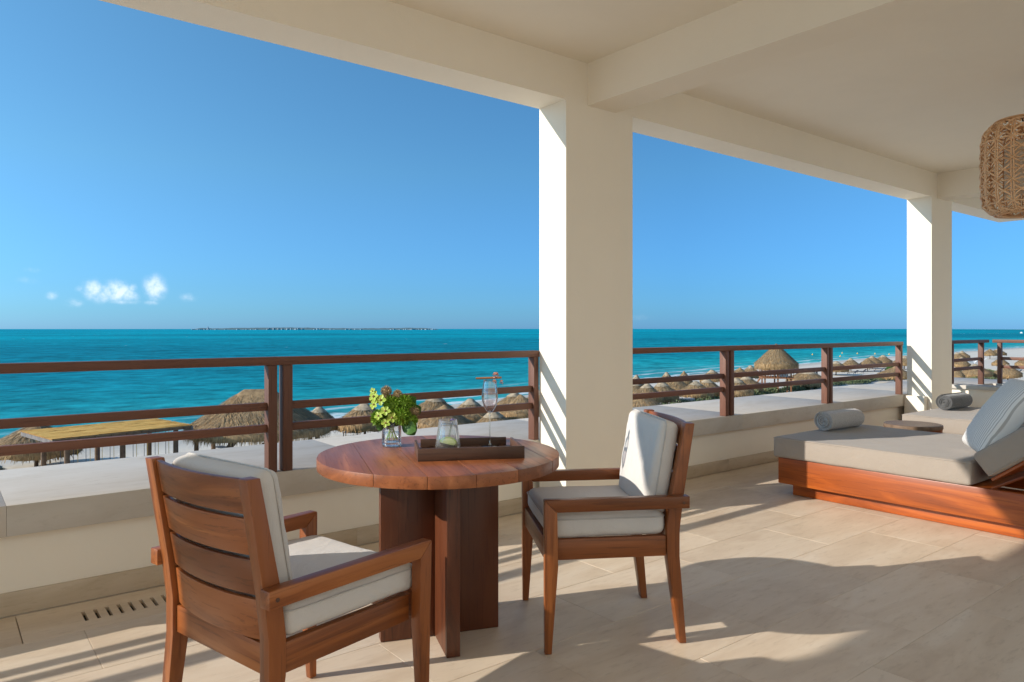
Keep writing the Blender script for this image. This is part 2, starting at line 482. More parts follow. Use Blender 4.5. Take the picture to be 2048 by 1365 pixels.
def shore_grid(name, offs, zf, mat, kind='structure', sub=1):
    pts = []
    for i in range(len(SHORE) - 1):
        a, b = SHORE[i], SHORE[i + 1]
        m = 6 if math.dist(a, b) < 200 else 2
        for k in range(m): pts.append((a[0] + (b[0] - a[0]) * k / m, a[1] + (b[1] - a[1]) * k / m))
    pts.append(SHORE[-1])
    v = []; f = []; uv = []
    for x, y in pts:
        for d in offs:
            v.append((x, y + d + (0.5 * mnoise.noise((x * .05, d * .05, 0)) if abs(d) < 60 else 0), zf(d)))
            uv.append((x, d))
    n = len(offs)
    for i in range(len(pts) - 1):
        for j in range(n - 1): f.append((i * n + j, (i + 1) * n + j, (i + 1) * n + j + 1, i * n + j + 1))
    me = bpy.data.meshes.new(name); me.from_pydata(v, [], f)
    at = me.attributes.new('shore', 'FLOAT', 'POINT')
    for i, q in enumerate(uv): at.data[i].value = q[1]
    me.materials.append(mat)
    for p in me.polygons: p.use_smooth = True
    o = bpy.data.objects.new(name, me); COL.objects.link(o)
    tag(o, kind=kind)
    return o


SANDM, nt, p = mk('white_sand', 0.95, 0.1)
geo = nd(nt, 'ShaderNodeNewGeometry'); at = nd(nt, 'ShaderNodeAttribute', dict(attribute_name='shore'))
a = noise(nt, geo.outputs['Position'], 0.25, 6, 0.6); b = noise(nt, geo.outputs['Position'], 2.2, 4, 0.6)
c = ramp(nt, a, [(0.3, (.68, .61, .50)), (0.7, (.78, .72, .62))])
c = mix(nt, math_(nt, 'MULTIPLY', ramp(nt, b, [(0.5, (0, 0, 0)), (0.66, (1, 1, 1))]), 0.25), c, (.52, .46, .37))
wet = nd(nt, 'ShaderNodeMapRange', Value=math_(nt, 'ADD', at.outputs['Fac'], math_(nt, 'MULTIPLY', a, 5.0)), From_Min=-7.0, From_Max=-0.5, To_Min=0.0, To_Max=0.75)
c = mix(nt, wet.outputs[0], c, (.44, .42, .37))
nt.links.new(c, p.inputs['Base Color']); bump(nt, p, b, 0.5, 0.12)
shore_grid('sand_beach', [-160, -60, -30, -20, -12, -8, -5, -3, -1, 1, 4, 12], lambda d: GZ if d < -8 else GZ - (d + 8) * 0.022, SANDM)

SEAM, nt, p = mk('turquoise_sea', 0.2, 0.5)
for n in list(nt.nodes): nt.nodes.remove(n)
geo = nd(nt, 'ShaderNodeNewGeometry'); at = nd(nt, 'ShaderNodeAttribute', dict(attribute_name='shore'))
pos = geo.outputs['Position']
mp = nd(nt, 'ShaderNodeMapping', Vector=pos, Rotation=(0, 0, R(-8)), Scale=(0.010, 0.0155, 1))
big = noise(nt, mp.outputs[0], 1.0, 4, 0.5, 0.4)
mp2 = nd(nt, 'ShaderNodeMapping', Vector=pos, Rotation=(0, 0, R(38)), Scale=(0.045, 0.055, 1))
med = noise(nt, mp2.outputs[0], 1.0, 8, 0.68, 0.3)
mp3 = nd(nt, 'ShaderNodeMapping', Vector=pos, Rotation=(0, 0, R(36)), Scale=(0.24, 0.30, 1))
fin = noise(nt, mp3.outputs[0], 1.0, 6, 0.65, 0.2)
mp4 = nd(nt, 'ShaderNodeMapping', Vector=pos, Rotation=(0, 0, R(30)), Scale=(0.0011, 0.0021, 1))
huge = noise(nt, mp4.outputs[0], 1.0, 5, 0.6, 0.3)
d = math_(nt, 'ADD', at.outputs['Fac'], math_(nt, 'MULTIPLY', math_(nt, 'SUBTRACT', big, 0.5), 55.0))
lg = math_(nt, 'DIVIDE', math_(nt, 'LOGARITHM', math_(nt, 'ADD', math_(nt, 'MAXIMUM', d, 0.0), 2.0), 10.0), 4.3)
c = ramp(nt, lg, [(0.07, (.50, .74, .66)), (0.16, (.26, .71, .62)), (0.27, (.075, .60, .54)), (0.37, (.020, .50, .49)), (0.46, (.008, .33, .385)), (0.56, (.003, .26, .33)), (0.70, (.001, .36, .45)), (0.95, (.001, .39, .53))])
c = mix(nt, math_(nt, 'MULTIPLY', ramp(nt, huge, [(0.44, (0, 0, 0)), (0.60, (1, 1, 1))]), 0.75), c, (.003, .185, .25))
mm = math_(nt, 'ADD', math_(nt, 'MULTIPLY', med, 0.45), math_(nt, 'MULTIPLY', fin, 0.55))
val = nd(nt, 'ShaderNodeMapRange', Value=mm, From_Min=0.34, From_Max=0.66, To_Min=0.36, To_Max=1.66)
hv = nd(nt, 'ShaderNodeHueSaturation', Hue=0.5, Saturation=1.0, Value=val.outputs[0], Color=c)
c = hv.outputs[0]
# surf along the waterline and a few whitecaps further out
sf = math_(nt, 'SINE', math_(nt, 'ADD', math_(nt, 'MULTIPLY', at.outputs['Fac'], 0.95), math_(nt, 'MULTIPLY', med, 16.0)))
sfm = math_(nt, 'MULTIPLY', nd(nt, 'ShaderNodeMapRange', Value=sf, From_Min=0.55, From_Max=0.95, To_Min=0, To_Max=1).outputs[0],
            nd(nt, 'ShaderNodeMapRange', Value=at.outputs['Fac'], From_Min=2.0, From_Max=15.0, To_Min=0.85, To_Max=0.0).outputs[0])
mp5 = nd(nt, 'ShaderNodeMapping', Vector=pos, Rotation=(0, 0, R(35)), Scale=(0.11, 0.05, 1))
cap = noise(nt, mp5.outputs[0], 1.0, 2, 0.5)
capm = math_(nt, 'MULTIPLY', ramp(nt, cap, [(0.755, (0, 0, 0)), (0.79, (1, 1, 1))]), math_(nt, 'GREATER_THAN', at.outputs['Fac'], 60.0))
c = mix(nt, math_(nt, 'MAXIMUM', sfm, math_(nt, 'MULTIPLY', capm, 0.8)), c, (.72, .78, .78))
wv = math_(nt, 'ADD', math_(nt, 'MULTIPLY', med, 1.6), math_(nt, 'MULTIPLY', fin, 0.5))
bm_ = nd(nt, 'ShaderNodeBump', Height=wv, Strength=0.6, Distance=0.5)
df = nd(nt, 'ShaderNodeBsdfDiffuse', Color=c, Normal=bm_.outputs[0]); gl = nd(nt, 'ShaderNodeBsdfGlossy', Color=(.8, .9, 1, 1), Roughness=0.22, Normal=bm_.outputs[0])
mx = nd(nt, 'ShaderNodeMixShader', Fac=0.05); nt.links.new(df.outputs[0], mx.inputs[1]); nt.links.new(gl.outputs[0], mx.inputs[2])
o = nd(nt, 'ShaderNodeOutputMaterial'); nt.links.new(mx.outputs[0], o.inputs[0])
shore_grid('sea', [-1.5, 0, 2, 5, 10, 20, 40, 80, 160, 400, 1200, 4000, 12000, 30000], lambda d: GZ - 0.16, SEAM)

# ---- the block of the hotel under the terrace
o = MB().box(-12, 18, -7.5, 4.7, GZ - .3, -0.33).build('hotel_storey', PAINT); tag(o, kind='structure')

# ---- floor: slab, then travertine tiles with real joints
floor = MB().box(-6, 12.6, -3.2, 3.985, -0.32, -0.022).build('terrace_floor', GROUT); tag(floor, kind='structure')
TX, TY, G = 0.93, 0.455, 0.0014
VX0, VX1, VY0, VY1 = 0.285, 1.215, 3.60, 3.955       # the slotted drain slab
full = MB().box(-TX / 2 + G / 2, TX / 2 - G / 2, -TY / 2 + G / 2, TY / 2 - G / 2, -0.02, 0).mesh('tile', FLOORM, bevel=0.0012, seg=1)


def tile(x0, x1, y0, y1):
    if x1 - x0 < 0.012 or y1 - y0 < 0.012: return
    if abs(x1 - x0 - TX) < 1e-4 and abs(y1 - y0 - TY) < 1e-4:
        o = link('tile', full, floor, ((x0 + x1) / 2, (y0 + y1) / 2, random.uniform(-.0006, 0)))
    else:
        cx, cy = (x0 + x1) / 2, (y0 + y1) / 2
        o = MB().box(x0 - cx + G / 2, x1 - cx - G / 2, y0 - cy + G / 2, y1 - cy - G / 2, -0.02, 0).build('tile', FLOORM, floor, bevel=0.0012, seg=1)
        o.location = (cx, cy, 0)


row = 0
y = 1.79 - 8 * TY
while y < 3.98:
    y1 = min(y + TY, 3.985)
    off = 2.83 if row % 2 == 0 else 2.83 + TX / 2
    x = off - TX * 6
    while x < 12.3:
        if x + TX > -2.6 + max(0, y) * 0:
            x1 = min(x + TX, 12.45)
            if y1 > VY0 + .01 and y > VY0 - .3:          # rows beside the drain slab
                if x1 <= VX0 or x >= VX1: tile(x, x1, y, y1)
                else:
                    if x < VX0: tile(x, VX0, y, y1)
                    if x1 > VX1: tile(VX1, x1, y, y1)
                    tile(max(x, VX0), min(x1, VX1), y, VY0); tile(max(x, VX0), min(x1, VX1), VY1, y1)
            else: tile(x, x1, y, y1)
        x += TX
    y += TY; row += 1

dr = thing('drain_cover', 'stone floor slab with a row of drain slots beside the parapet', 'drain cover', ((VX0 + VX1) / 2, (VY0 + VY1) / 2, 0))
hx, hy = (VX1 - VX0) / 2 - 0.003, (VY1 - VY0) / 2 - 0.003
sx0 = 0.525 - (VX0 + VX1) / 2
ya, yb = 3.715 - (VY0 + VY1) / 2, 3.845 - (VY0 + VY1) / 2
m = MB().box(-hx, hx, -hy, ya, -.018, .0005).box(-hx, hx, yb, hy, -.018, .0005).box(-hx, sx0, ya, yb, -.018, .0005)
xx = sx0
for k in range(13):
    xe = hx if k == 12 else xx + 0.048
    m.box(xx + 0.0155, xe, ya, yb, -.018, .0005); xx += 0.048
m.build('slab', FLOORM, dr)
MB().box(-hx, hx, ya, yb, -.0215, -.0195).build('slot_shade_sheet', SLOTSHADE, dr)  # near-black sheet just under the slots, painting the darkness inside them


# ---- parapet: wall, broad stone cap, skirting
def run_stones(name, parent, x0, x1, step, y0, y1, z0, z1, mat, first=None, bevel=0.0015, axis='x'):
    x = x0
    nxt = first if first else x0 + step
    while x < x1 - 0.01:
        e = min(nxt, x1)
        if e - x > 0.02:
            if axis == 'x': MB().box(x + .0004, e - .0004, y0, y1, z0, z1).build(name, mat, parent, bevel=bevel)
            else: MB().box(y0, y1, x + .001, e - .001, z0, z1).build(name, mat, parent, bevel=bevel)
        x = e; nxt = e + step


par = thing('parapet_wall', 'low plaster parapet with a broad stone ledge along the sea side', 'parapet')
MB().box(-6, 12.0, 4.0, 4.9, -0.3, 0.372).build('wall', PAINT, par)
run_stones('cap_stone', par, -6, 12.95, 1.86, 3.93, 4.95, 0.374, 0.512, CAPM, first=-5.33)
run_stones('skirting_stone', par, -6, 11.95, 0.93, 3.986, 4.0, 0.002, 0.107, SKIRTM, first=-5.46, bevel=0.0015)
epar = thing('parapet_wall', 'parapet at the far end of the terrace behind the loungers', 'parapet')
MB().box(12.03, 12.9, -3.2, 3.92, -0.3, 0.372).build('wall', PAINT, epar)
run_stones('cap_stone', epar, -3.2, 3.925, 1.8, 11.97, 12.95, 0.374, 0.512, CAPM, axis='y')
run_stones('skirting_stone', epar, -3.2, 3.9, 0.93, 12.016, 12.03, 0.002, 0.107, SKIRTM, axis='y', bevel=0.0015)
lw = thing('divider_wall', 'low cream divider wall with stone coping beside the far pillar', 'wall')
MB().box(10.42, 10.62, -0.6, 3.90, 0.002, 0.522).build('wall', PAINT, lw)
run_stones('cap_stone', lw, -0.62, 3.92, 1.5, 10.38, 10.66, 0.524, 0.572, CAPM, axis='y')

# ---- pillars, beams, ceiling
for x0, x1, lab in ((3.366, 4.031, 'broad cream pillar behind the round table, sunlit on its narrow left face'),
                    (9.215, 9.80, 'farther cream pillar rising behind the second lounger'),
                    (-4.06, -3.40, None)):  # out of view, set so its shadow covers the left armchair's back
    if lab is None: lab = 'unseen cream pillar off to the left, placed to shade the armchair back'
    o = MB().box(x0, x1, 3.652, 3.93, 0.001, 2.861).build('pillar', PAINT)
    tag(o, lab, 'pillar', 'pillars carrying the roof beam')
o = MB().box(9.13, 9.213, 3.70, 3.926, 0.003, 0.500).build('pillar_plinth', PAINT, bevel=0.004); tag(o, 'low plaster return at the foot of the far pillar', 'plinth')
o = MB().box(-6, 12.24, 3.652, 3.93, 2.861, 3.151).build('roof_beam', PAINT); tag(o, 'long cream beam running over the pillars above the railing', 'beam')
o = MB().box(11.96, 12.24, -0.2, 3.652, 2.861, 3.151).build('roof_beam', PAINT); tag(o, 'cream beam at the far end of the terrace roof', 'beam')
o = MB().box(3.57, 3.85, -0.2, 3.652, 2.857, 3.151).build('cross_beam', PAINT); tag(o, 'cream cross beam running inward from the near broad pillar', 'beam', 'cross beams under the ceiling')
o = MB().box(9.37, 9.65, -0.2, 3.652, 2.857, 3.151).build('cross_beam', PAINT); tag(o, 'cream cross beam running inward from the far pillar', 'beam', 'cross beams under the ceiling')
o = MB().box(-6, 12.24, -0.2, 3.93, 3.151, 3.42).build('terrace_ceiling', PAINT); tag(o, kind='structure')

BOUNCE_Y = -4.0
o = MB().box(-12, 18, BOUNCE_Y - .3, BOUNCE_Y, 0.002, 6.2).build('bounce_wall', PAINT); tag(o, 'unseen cream wall added behind the terrace to bounce sunlight in', 'wall')  # unseen wall added behind the camera as a sunlit reflector for fill
o = MB().box(-12, 18, BOUNCE_Y, -3.201, -0.3, 0.0).build('bounce_paving', FLOORM); tag(o, kind='structure')  # unseen paving, added to throw sunlight back under the roof

# ================================================================ RAILINGS
def post(x0, x1, par, y0=3.932, y1=3.997):
    MB().box(x0, x1, y0, y1, 0.513, 1.0995).build('post', RAILZ, par, bevel=0.003)


def bay(par, xa, xb):
    for z0, z1 in ((.853, .896), (.733, .776)):
        MB().box(xa, xb, 3.948, 3.984, z0, z1).build('mid_rail', RAILX, par, bevel=0.003)


rl = thing('balcony_railing', 'dark brown wooden railing between the left edge and the broad pillar', 'railing', group='railings along the ledge')
MB().box(-3.6, 3.372, 3.928, 4.0, 1.100, 1.145).build('top_rail', RAILX, rl, bevel=0.004)
for a, b in ((-2.235, -2.185), (-2.152, -2.10), (-0.405, -0.355), (-0.322, -0.27), (1.425, 1.475), (1.508, 1.562), (3.318, 3.362)): post(a, b, rl)
for a, b in ((-3.6, -2.236), (-2.099, -0.406), (-0.269, 1.424), (1.563, 3.317)): bay(rl, a, b)
rr = thing('balcony_railing', 'dark brown wooden railing between the two cream pillars', 'railing', group='railings along the ledge')
MB().box(4.036, 9.115, 3.928, 4.0, 1.100, 1.145).build('top_rail', RAILX, rr, bevel=0.004)
for a, b in ((4.04, 4.085), (5.57, 5.62), (5.648, 5.70), (7.34, 7.386), (7.412, 7.462), (9.055, 9.105)): post(a, b, rr)
for a, b in ((4.086, 5.569), (5.701, 7.339), (7.463, 9.054)): bay(rr, a, b)
r3 = thing('balcony_railing', 'short brown railing on the ledge just beyond the far pillar', 'railing', group='railings along the ledge')
MB().box(9.84, 11.86, 3.928, 4.0, 1.100, 1.145).build('top_rail', RAILX, r3, bevel=0.004)
for a, b in ((10.50, 10.55), (10.575, 10.625), (11.63, 11.68)): post(a, b, r3)
for a, b in ((9.84, 10.499), (10.626, 11.629)): bay(r3, a, b)
r4 = thing('balcony_railing', 'brown railing along the end parapet at the right edge', 'railing', group='railings along the ledge')
MB().box(11.975, 12.045, -3.1, 3.93, 1.100, 1.145).build('top_rail', RAILX, r4, bevel=0.004)
for y_ in (3.87, 2.05, 0.2):
    MB().box(11.98, 12.043, y_ - .05, y_, 0.513, 1.0995).build('post', RAILZ, r4, bevel=0.003)
for ya_, yb_ in ((2.051, 3.819), (0.201, 1.999)):
    for z0, z1 in ((.853, .896), (.733, .776)): MB().box(11.995, 12.03, ya_, yb_, z0, z1).build('mid_rail', RAILX, r4, bevel=0.003)

# ================================================================ CHAIRS
def spine(z):
    pts = [(0, -.287), (.36, -.246), (.47, -.246), (.60, -.262), (.907, -.318)]
    for (a, xa), (b, xb) in zip(pts, pts[1:]):
        if z <= b: return xa + (xb - xa) * (z - a) / (b - a)
    return pts[-1][1]


def make_chair():
    t = thing('dining_chair', '-', 'chair')
    for s in (-1, 1):
        ya, yb = sorted((s * .318, s * .276))
        leg = MB().prism([(.300, .616), (.2495, .5655), (.246, .35), (.270, 0.0), (.298, 0.0)], ya, yb)
        lo = leg.build('leg', WZ, t, bevel=0.003)
        for v in lo.data.vertices:                      # front legs taper sideways too
            if v.co.z < 0.3: v.co.y -= s * 0.013 * (1 if abs(v.co.y) > .30 else -0.2) * (1 - v.co.z / .35)
        arm = MB().prism([(.2995, .616), (-.300, .616), (-.300, .5665), (.2500, .5665)], ya, yb).build('armrest', WX, t, bevel=0.003)
        MB().lathe([(.006, 0), (.006, .003)], 12).build('dowel', TRAYM, arm).matrix_local = Matrix.Translation((-.275, s * .3165, .59)) @ Matrix.Rotation(-s * math.pi / 2, 4, 'X')
        yc, yd = sorted((s * .2755, s * .232))
        zs = [0, .36, .47, .60, .907]; ws = [.015, .027, .0275, .027, .020]
        fr = [(spine(z) + w, z) for z, w in zip(zs, ws)]; bk = [(spine(z) - w, z) for z, w in zip(zs, ws)]
        MB().prism(fr + bk[::-1], yc, yd).build('leg', WZ, t, bevel=0.003)
        MB().box(-.216, .2455, s * .255 - .014, s * .255 + .014, .362, .446).build('seat_rail', WX, t, bevel=0.003)
    MB().box(.262, .290, -.2755, .2755, .362, .446).build('seat_rail', WY, t, bevel=0.003)
    MB().box(-.262, -.232, -.2315, .2315, .362, .446).build('seat_rail', WY, t, bevel=0.003)
    for z0, z1 in ((.805, .903), (.690, .793), (.577, .678), (.452, .565)):
        n = 14; v = []; f = []
        for i in range(n + 1):
            y_ = -.233 + .466 * i / n; bow = -.030 * (1 - (y_ / .233) ** 2)
            for (z, th) in ((z0, -.008), (z1, -.008), (z1, .008), (z0, .008)): v.append((spine(z) + bow + th, y_, z))
        for i in range(n):
            for k in range(4): f.append((i * 4 + k, (i + 1) * 4 + k, (i + 1) * 4 + (k + 1) % 4, i * 4 + (k + 1) % 4))
        f += [(0, 1, 2, 3), (n * 4 + 3, n * 4 + 2, n * 4 + 1, n * 4)]
        MB().poly(v, f).build('back_slat', WY, t, bevel=0.0025)
    c = cushion('seat_cushion', CUSH, .50, .535, .098, .034, .006, wob=.0035, seed=3, parent=t); c.location = (.033, 0, .4965)
    MB().tube(seam(.50, .535, .028, .034, .003), .0028, 6, True).build('piping', PIPE, c, smooth=True)
    ang = math.atan2(.318 - .255, .37)
    b = cushion('back_cushion', CUSH, .392, .470, .085, .032, .014, wob=.006, seed=11, parent=t)
    mtx = Matrix.Translation((spine(.725) + .018 + .046, 0, .716)) @ Matrix.Rotation(-ang, 4, 'Y') @ Matrix.Rotation(-math.pi / 2, 4, 'Y')
    b.matrix_local = mtx
    MB().tube(seam(.392, .470, -.020, .032, .003), .0026, 6, True).build('piping', PIPE, b, smooth=True)
    return t


ch1 = make_chair()
ch2 = copy_tree(ch1)
ch1['label'] = 'teak armchair seen from behind, its slatted back toward the viewer'
ch2['label'] = 'teak armchair seen from the side, in front of the broad pillar'
for c in (ch1, ch2): c['group'] = 'teak armchairs at the round table'
ch1.location = (.895, 2.245, 0.001); ch1.rotation_euler = (0, 0, math.atan2(.235, .972))
ch2.location = (2.316, 2.300, 0.001); ch2.rotation_euler = (0, 0, math.atan2(.51, -.86))

# ================================================================ ROUND TABLE
tb = thing('round_table', 'round teak table with a plank top and crossed panel base', 'table', (1.695, 2.635, 0.001), R(-20.5))
TR, TZ = .510, .770
cuts = [-TR, -.33, -.15, .025, .20, .388, TR]
for a, b in zip(cuts, cuts[1:]):
    a_, b_ = a + .0007, b - .0007
    pts = []
    m = 14
    for i in range(m + 1):
        x = a_ + (b_ - a_) * i / m; pts.append((x, math.sqrt(max(0, TR * TR - x * x))))
    for i in range(m, -1, -1):
        x = a_ + (b_ - a_) * i / m; pts.append((x, -math.sqrt(max(0, TR * TR - x * x))))
    q = [pts[0]]
    for p_ in pts[1:]:
        if math.dist(p_, q[-1]) > 1e-4: q.append(p_)
    if math.dist(q[0], q[-1]) < 1e-4: q.pop()
    MB().prism(q, TZ - .048, TZ - .001, 'z').build('plank', TW, tb, bevel=0.0009, seg=2)
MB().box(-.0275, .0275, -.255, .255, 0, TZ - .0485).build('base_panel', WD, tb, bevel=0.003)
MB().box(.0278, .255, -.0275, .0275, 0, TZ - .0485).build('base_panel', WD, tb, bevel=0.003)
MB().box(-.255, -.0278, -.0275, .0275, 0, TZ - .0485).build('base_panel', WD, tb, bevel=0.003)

# ---- tray
tray = thing('serving_tray', 'dark brown rectangular wooden tray near the table front', 'tray', (1.768, 2.532, TZ + .0005), math.atan2(2.303 - 2.506, 1.889 - 1.507))
MB().box(-.205, .205, -.135, .135, .004, .012).build('tray_base', TRAYM, tray, bevel=0.001)
MB().box(-.217, .217, -.147, -.1355, 0, .050).build('tray_side', TRAYM, tray, bevel=0.0015)
MB().box(-.190, .190, .1355, .147, 0, .046).build('tray_side', TRAYM, tray, bevel=0.0015)
for s in (-1, 1): MB().box(s * .2113 - .0055, s * .2113 + .0055, -.135, .128, 0, .046).build('tray_side', TRAYM, tray, bevel=0.0015)

# ---- champagne flute style cocktail
fx, fy, fz = 1.925, 2.585, TZ + .0130
fl = thing('wine_glass', 'tall stemmed glass of pale pink cocktail on the tray', 'wine glass', (fx, fy, fz))
MB().lathe([(.0005, .0035), (.020, .003), (.040, .0012), (.041, 0), (.0005, 0)], 40, caps=False).build('foot', CRYS, fl, smooth=True)
MB().lathe([(.009, .0032), (.0045, .012), (.0035, .03), (.0033, .125), (.005, .142), (.0002, .144)], 20, caps=False).build('stem', CRYS, fl, smooth=True)
outer = [(.003, .143), (.014, .152), (.026, .170), (.034, .192), (.0365, .212), (.0345, .238), (.0310, .262), (.0285, .282), (.0278, .290)]
inner = [(r - .0011, z + .001) for r, z in outer[1:-1]][::-1]
MB().lathe(outer + [(.0267, .290)] + inner + [(.002, .146)], 40, caps=False).build('bowl', GLASS, fl, smooth=True)
MB().lathe([(.0002, .1475), (.012, .154), (.0243, .172), (.0322, .193), (.0346, .212), (.0332, .236), (.0002, .2361)], 36, caps=False).build('drink', PINKD, fl, smooth=True)
CINN = plain('cinnamon_bark', (.30, .125, .045), 0.7, 0.4, 60, 0.5)
ck = Vector((math.sin(R(51.58)), -math.cos(R(51.58)), 0)).normalized()
top = Vector((fx, fy, fz + .2935))
pts = [top + ck * t + Vector((0, 0, .006 + t * .03)) for t in (-.062, -.03, 0, .03, .052)]
m = MB().tube(pts, [.0040, .0046, .0046, .0046, .0042], 8); m.tube([p_ + Vector((.002, .006, .0)) for p_ in pts[1:]], .004, 8)
tag(m.build('cinnamon_stick', CINN, smooth='a'), 'brown cinnamon stick lying across the rim of the stemmed glass', 'cinnamon stick')
PINKF = leafy('pink_petals', (.62, .28, .21), (.80, .50, .40), 0.6)


def blossom(m, c, r, n=26):
    for k in range(n):
        a = random.uniform(0, 2 * math.pi); ph = random.uniform(-.5, 1.4)
        dr = Vector((math.cos(a) * math.cos(ph), math.sin(a) * math.cos(ph), math.sin(ph)))
        s_ = dr.cross(Vector((0.2, 0.1, 1))).normalized() * r * .42; u = dr.cross(s_).normalized() * r * .3
        b0 = c + dr * r * .35; e = c + dr * r
        m.poly([b0, b0 + (e - b0) * .6 + s_ + u * .4, e + u * .3, b0 + (e - b0) * .6 - s_ + u * .4], [(0, 1, 2, 3)])


m = MB()
blossom(m, top + ck * .026 + Vector((0, 0, .016)), .017, 40); blossom(m, top + ck * .020 + Vector((0, 0, -.012)) - Vector((.008, .012, 0)), .013, 26); blossom(m, top + ck * .052 + Vector((0, 0, -.014)), .012, 26)
tag(m.build('edible_flower', PINKF, fix=False), 'pink blossoms hooked over the rim of the stemmed glass', 'flower')

# ---- tumbler with rosemary and lime
ux, uy, uz = 1.750, 2.655, TZ + .0130
tu = thing('tumbler', 'wide chilled water tumbler on the tray, narrower toward its rim', 'glass', (ux, uy, uz))
outer = [(.0005, 0), (.052, 0), (.0545, .003), (.0545, .008), (.050, .040), (.045, .080), (.0395, .118), (.0385, .122)]
inner = [(.0372, .121), (.0432, .078), (.0482, .040), (.0515, .010), (.0005, .010)]
MB().lathe(outer + inner, 44, caps=False).build('glass_wall', FROST, tu, smooth=True)
MB().lathe([(.0005, .0105), (.0505, .0107), (.0475, .040), (.0425, .078), (.0395, .1015), (.0005, .1016)], 44, caps=False).build('water', WATERG, tu, smooth=True)
m = MB()
LIMEM = plain('lime_rind', (.30, .42, .03), 0.45, 0.15); LIMEP = plain('lime_flesh', (.62, .68, .28), 0.4, 0.15, 90, 0.3)
lm = thing('lime_slice', 'half lime slice curled in the bottom of the tumbler', 'lime slice', (ux - .012, uy - .022, uz + .018))
pts = [(0, 0)] + [(.036 * math.cos(R(a)), .030 * math.sin(R(a))) for a in range(0, 181, 12)]
MB().prism(pts, -.0025, .0025, 'y').build('flesh', LIMEP, lm)
MB().tube([(.036 * math.cos(R(a)), 0, .030 * math.sin(R(a))) for a in range(-4, 185, 10)], .0042, 6).build('rind', LIMEM, lm, smooth=True)
lm.rotation_euler = (R(-28), R(12), R(-38))
ROSE = leafy('rosemary_needles', (.02, .07, .02), (.09, .19, .06), 0.5)
m = MB(); a0 = Vector((ux - .006, uy - .008, uz + .014)); a1 = Vector((ux + .020, uy - .002, uz + .112))
m.tube([a0, a0.lerp(a1, .5), a1], .0014, 5)
for k in range(90):
    t = random.uniform(.12, 1); c = a0.lerp(a1, t); a = random.uniform(0, 6.28)
    dr = Vector((math.cos(a) * .8, math.sin(a) * .8, .75)).normalized(); s_ = dr.cross(Vector((0, 0, 1))).normalized() * .0011
    e = c + dr * random.uniform(.011, .017); m.poly([c - s_, c + s_, e], [(0, 1, 2)])
tag(m.build('rosemary_sprig', ROSE, fix=False), 'green rosemary sprig standing in the tumbler', 'herb sprig')
m = MB(); PURP = leafy('purple_petals', (.22, .13, .45), (.50, .40, .75), 0.6)
blossom(m, Vector((ux + .026, uy + .004, uz + .112)), .013, 22)
tag(m.build('edible_flower', PURP, fix=False), 'small purple blossom floating at the top of the tumbler', 'flower')

# ---- vase and bouquet
vx, vy, vz = 1.618, 2.915, TZ + .0005
va = thing('glass_vase', 'short clear glass vase on the back of the table', 'vase', (vx, vy, vz))
MB().lathe([(.0005, 0), (.040, 0), (.0435, .003), (.0435, .019), (.0005, .0195)], 40, caps=False).build('vase_base', CRYS, va, smooth=True)
MB().lathe([(.0436, .0195), (.0440, .104), (.0425, .106), (.0410, .104), (.0408, .020)], 44, caps=False).build('vase_wall', GLASS, va, smooth=True)
MB().lathe([(.0005, .0205), (.0403, .0206), (.0403, .062), (.0005, .0621)], 36, caps=False).build('water', WATERG, va, smooth=True)
bq = thing('flower_bouquet', 'green and lime flower bunch with beige seed heads in the vase', 'flowers', (vx, vy, vz))
GREEN = leafy('chrysanthemum_green', (.10, .23, .014), (.36, .54, .07), 0.55); LIMEF = leafy('orchid_lime', (.23, .37, .03), (.42, .52, .10), 0.5)
LEAF = leafy('broad_leaf', (.03, .09, .018), (.10, .23, .045), 0.4); SEED = leafy('seed_head_beige', (.25, .17, .08), (.52, .40, .24), 0.8)
HEART = plain('orchid_heart', (.30, .20, .08), 0.5, 0.3); DLEAF = plain('dark_stem_wrap', (.008, .03, .02), 0.4, 0.3)
rt, fwd = Vector((math.sin(R(51.58)), -math.cos(R(51.58)), 0)), Vector((math.cos(R(51.58)), math.sin(R(51.58)), 0))


def at(l, d, z): return rt * l + fwd * d + Vector((0, 0, z))


def pom(name, c, r, n, mat, wid=.10, droop=.0):
    m = MB()
    m.lathe([(.001, -r * .55), (r * .5, -r * .3), (r * .55, 0), (r * .45, r * .35), (.001, r * .55)], 10, c)
    for k in range(n):
        z = 1 - 2 * (k + .5) / n; a = k * 2.39996 + random.uniform(-.2, .2); q = math.sqrt(max(0, 1 - z * z))
        dr = Vector((q * math.cos(a), q * math.sin(a), z)); s_ = dr.orthogonal().normalized() * r * wid
        s_ = Matrix.Rotation(random.uniform(0, 6.28), 3, dr) @ s_
        rr = r * random.uniform(.88, 1.1); u = dr.cross(s_).normalized() * r * .06
        b0 = c + dr * r * .42; mid = c + dr * r * .78
        m.poly([b0 - s_ * .6, b0 + s_ * .6, mid + s_ + u, c + dr * rr, mid - s_ + u], [(0, 1, 2, 3, 4)])
    return m.build(name, mat, bq, fix=False)


for l, d, z, r in ((.005, -.01, .185, .050), (.052, .0, .192, .046), (-.052, -.01, .128, .046), (.048, -.03, .140, .048), (.085, .01, .165, .040), (.00, .03, .150, .050), (.088, -.02, .118, .038)):
    pom('chrysanthemum', at(l, d, z), r, 190, GREEN, .085)
for l, d, z, r in ((-.026, .01, .246, .029), (.026, .0, .232, .026), (.106, -.01, .156, .029), (.064, .02, .212, .026)):
    pom('seed_head', at(l, d, z), r, 170, SEED, .055)


